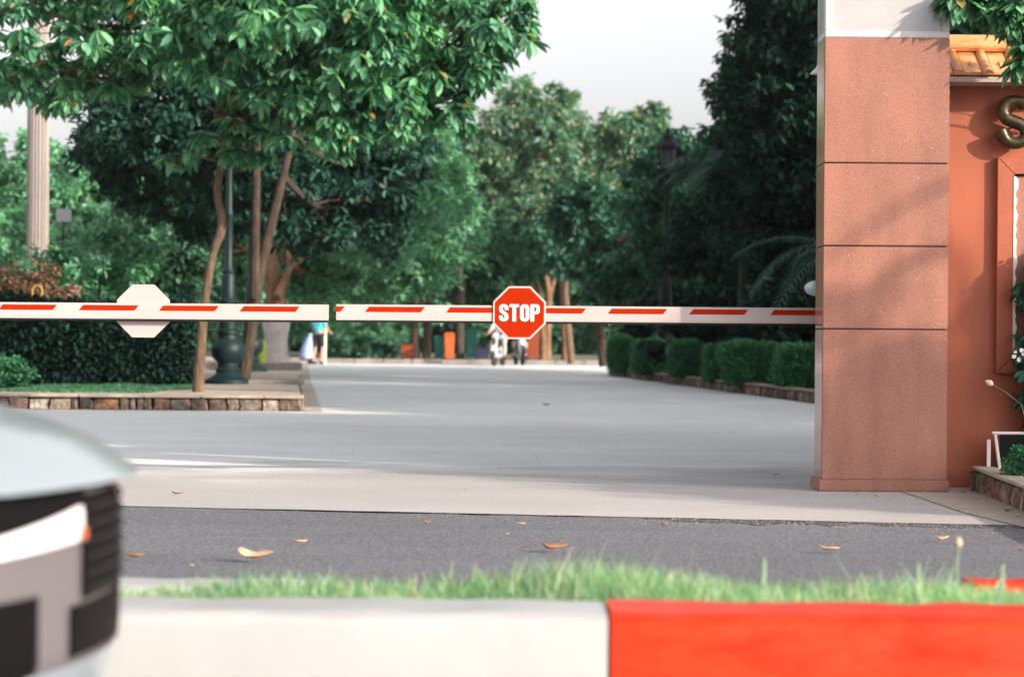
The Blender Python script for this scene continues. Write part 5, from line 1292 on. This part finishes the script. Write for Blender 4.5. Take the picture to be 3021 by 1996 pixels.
# lime green bag
lb = W(776, 1062, 50.5)
gbx = MB(); gbx.lathe([(.09, 0), (.12, .1), (.15, .34), (.14, .45), (.04, .47)], 10); o = gbx.build('lime_bag', mat('lime_plastic', (.38, .52, .06), .5, var=.15, scale=6), None, smooth=True)
o.location = (lb.x, 50.3, .172+.14); o.rotation_euler = (0, R(-10), 0); tag(o, 'lime green bag leaning beside the base of the second lamp post', 'bag')
# white post by the person
wp = G(957, 1073)
o = MB(); o.tube([(0, 0, 0), (.02, 0, 1.5)], .05, 8); o.lathe([(.055, 1.5), (.055, 1.53), (.01, 1.57)], 8, o=(.02, 0, 0)); o = o.build('white_post', mat('cream_paint', (.66, .58, .46), .8, var=.15), None, smooth=True); o.location = wp
tag(o, 'thin cream painted post just right of the person in teal', 'post')
# more bare trunks
def bare(label, pts, Y, rad, bark):
    far_tree(label, [(WP(pts, Y), rad)], [bl(pts[-1][0], pts[-1][1]-60, Y, 1.3, 1.0, .5)], LM_dark, 200+int(pts[0][0]), nclump=70, bark=bark)
bare('slim tree with a pale trunk standing behind the orange container', [(1602, 1068), (1600, 980), (1595, 880), (1570, 790)], 87, [.13, .11, .1, .06], M_barkwarm)
bare('slim dark trunk between the low brown red bin and the green bins', [(1258, 1066), (1260, 960), (1258, 860), (1240, 780)], 90, [.18, .15, .13, .08], M_barkdark)
bare('slim brown trunk standing alone right of the orange container', [(1686, 1070), (1676, 960), (1668, 860), (1670, 780)], 80, [.13, .11, .1, .06], M_bark)

# ------------------------------------------------------------------ car
car = thing('car', 'pale silver car passing close in front, only its nose in view at the lower left', 'car', (-0.70, 4.25, .012), R(4))
M_car = mat('car_paint', (.20, .235, .26), .3, coat=.5, spec=.6)
M_bump = mat('bumper_grey', (.10, .092, .098), .5, spec=.3)
M_blackpl = mat('black_plastic', (.003, .003, .0035), .6, spec=.08)
def sx(u, z):
    a = .36*u*u + max(0, abs(u)-.60)**2*4.2
    p = max(0, z-.55)**2*6.0 + max(0, .33-z)*.30
    return -(a+p)
def patch(name, mt, us, zs_, off=0.0, parent=car, zf=None, smooth=True, thick=0):
    vs = []
    for u in us:
        for z in zs_:
            z2 = zf(u, z) if zf else z
            n_ = Vector((1, .72*u + 8.4*max(0, abs(u)-.6)*(1 if u > 0 else -1), 0)).normalized()
            q = Vector((sx(u, z2), u, z2)) + n_*off; vs.append(q)
    k = len(zs_)
    me = bpy.data.meshes.new(name); me.from_pydata(vs, [], [(i*k+j, (i+1)*k+j, (i+1)*k+j+1, i*k+j+1) for i in range(len(us)-1) for j in range(k-1)])
    o = link(name, me, mt, parent, smooth)
    if thick:
        md = o.modifiers.new('t', 'SOLIDIFY'); md.thickness = thick; md.offset = 0
    return o
def lin(a, b, n): return [a+(b-a)*i/n for i in range(n+1)]
patch('bumper', M_bump, lin(-.86, .86, 40), lin(.16, .60, 22))
# bonnet
vs = []; nu, nx = 30, 16
for i in range(nu+1):
    u = -.84+1.68*i/nu
    for j in range(nx+1):
        t = j/nx; x0 = sx(u, .60)+.055; x = x0*(1-t) + (-1.25)*t
        dd_ = 1-abs(u/.86)**6*.35
        vs.append((x, u*(1+.02*t), 0.606 + .275*(t**.56)*(1-.28*abs(u/.84)**3) + .015*math.sin(math.pi*min(1, abs(u)/.8))*t))
me = bpy.data.meshes.new('bonnet'); me.from_pydata(vs, [], [(i*(nx+1)+j, (i+1)*(nx+1)+j, (i+1)*(nx+1)+j+1, i*(nx+1)+j+1) for i in range(nu) for j in range(nx)])
link('bonnet', me, M_car, car, True)
patch('lower_lip', M_car, lin(-.5, .5, 20), lin(.17, .315, 5), .01)
gr = patch('grille', M_blackpl, lin(-.27, .27, 16), lin(.415, .585, 6), .006)
for k in range(6):
    z = .43+.027*k
    patch('grille_slat', mat('slat_grey', (.011, .010, .009), .7, spec=.2), lin(-.265, .265, 16), [z-.003, z+.003], .011, gr, thick=.004)
patch('badge', mat('badge_red', (.10, .02, .015), .35), lin(-.05, .05, 6), lin(.585, .618, 4), .012, thick=.008)
patch('lower_intake', M_blackpl, lin(-.33, .33, 20), lin(.325, .41, 4), .008)
def hz(u, z):  # headlight tapers towards the grille
    t = (abs(u)-.30)/.46; mid = .545+.008*t
    return mid + (z-.545)*(0.75+.5*min(1, max(0, t)))
for s in (-1, 1):
    us = lin(.29*s, .78*s, 18)
    hl_ = patch('headlight', mat('lamp_lens', (.75, .73, .76), .15, coat=1), us, lin(.505, .578, 5), .012, zf=hz)
    patch('indicator', mat('indicator_amber', (.5, .13, .05), .2), lin(.285*s, .31*s, 3), lin(.515, .535, 3), .016, hl_)
    patch('lamp_bezel', M_blackpl, lin(.26*s, .80*s, 18), lin(.572, .606, 3), .014, zf=lambda u, z: z-(.606-z)*1.1*min(1, max(0, (abs(u)-.3)/.35)))
    patch('fog_recess', M_blackpl, lin(.46*s, .80*s, 12), lin(.30, .44, 4), .007)
# rest of the body: loft of cross sections
st = [(-.42, .80, .80, .16), (-.6, .85, .80, .16), (-1.25, .87, .80, .16), (-1.6, .87, .86, .16), (-2.6, .87, .88, .16), (-3.6, .87, .90, .16), (-4.2, .83, .88, .2), (-4.4, .70, .80, .3)]
st[0] = (-.5, .855, .66, .17); st[1] = (-.75, .862, .72, .16)
m = MB(); rings = []
for (x, hw, zt, zb) in st:
    rings.append([(x, -hw*.93, zb), (x, -hw, (zb+zt)*.5), (x, -hw*.985, zt-.06), (x, -hw*.93, zt-.004), (x, hw*.93, zt-.004), (x, hw*.985, zt-.06), (x, hw, (zb+zt)*.5), (x, hw*.93, zb)])
vv = [p for r_ in rings for p in r_]; k = 8
fsx = [(i*k+j, i*k+j+1, (i+1)*k+j+1, (i+1)*k+j) for i in range(len(rings)-1) for j in range(k-1) if not (i < 2 and j == 3)]
fsx += [(i*k+7, i*k, (i+1)*k, (i+1)*k+7) for i in range(len(rings)-1)] + [tuple((len(rings)-1)*k+j for j in range(k))]
m.add(vv, fsx); m.build('body', M_car, car, smooth=True)
M_glass = mat('car_glass', (.02, .025, .03), .05, spec=.8)
m = MB(); base_ = [(-1.3, .78, .85), (-2.1, .60, 1.40), (-3.2, .60, 1.42), (-4.0, .74, .89)]
m.add([(x, s*w1, z) for s in (-1, 1) for (x, w1, z) in base_], [(0, 1, 2, 3), (7, 6, 5, 4), (0, 4, 5, 1), (2, 6, 7, 3)]); m.build('windows', M_glass, car)
m = MB(); m.box(-3.22, -2.08, -.60, .60, 1.405, 1.45); m.build('roof', M_car, car, bevel=.02)
for x in (-1.0, -3.55):
    for s in (-1, 1):
        M_ = Matrix.Translation((x, s*.80, .31)) @ Matrix.Rotation(R(90), 4, 'X')
        m = MB(); m.lathe([(.20, -.09), (.30, -.09), (.31, -.05), (.31, .05), (.30, .09), (.20, .09)], 32, M=M_); w1 = m.build('wheel', M_rubber, car, smooth=True)
        m = MB(); m.lathe([(.05, -.095), (.19, -.08), (.205, -.093)] if s > 0 else [(.05, .095), (.19, .08), (.205, .093)], 20, M=M_); m.build('rim', mat('chrome', (.6, .6, .6)), w1, smooth=True)

# ------------------------------------------------------------------ thin evening haze
if HAZE:
    mb = MB(); mb.box(-70, 70, -25, 160, -1.2, 24)
    hz_m = bpy.data.materials.new('haze'); hz_m.use_nodes = True; t = hz_m.node_tree
    for nd in list(t.nodes):
        if nd.type != 'OUTPUT_MATERIAL': t.nodes.remove(nd)
    pv_ = t.nodes.new('ShaderNodeVolumePrincipled'); pv_.inputs['Color'].default_value = (.93, .95, .97, 1); pv_.inputs['Density'].default_value = 0.00014
    pv_.inputs['Anisotropy'].default_value = 0.1
    t.links.new(pv_.outputs[0], t.nodes['Material Output'].inputs['Volume'])
    hz_o = mb.build('haze', hz_m); tag(hz_o, 'thin evening haze over the far trees', 'haze', kind='stuff')
    sc.cycles.volume_bounces = 0
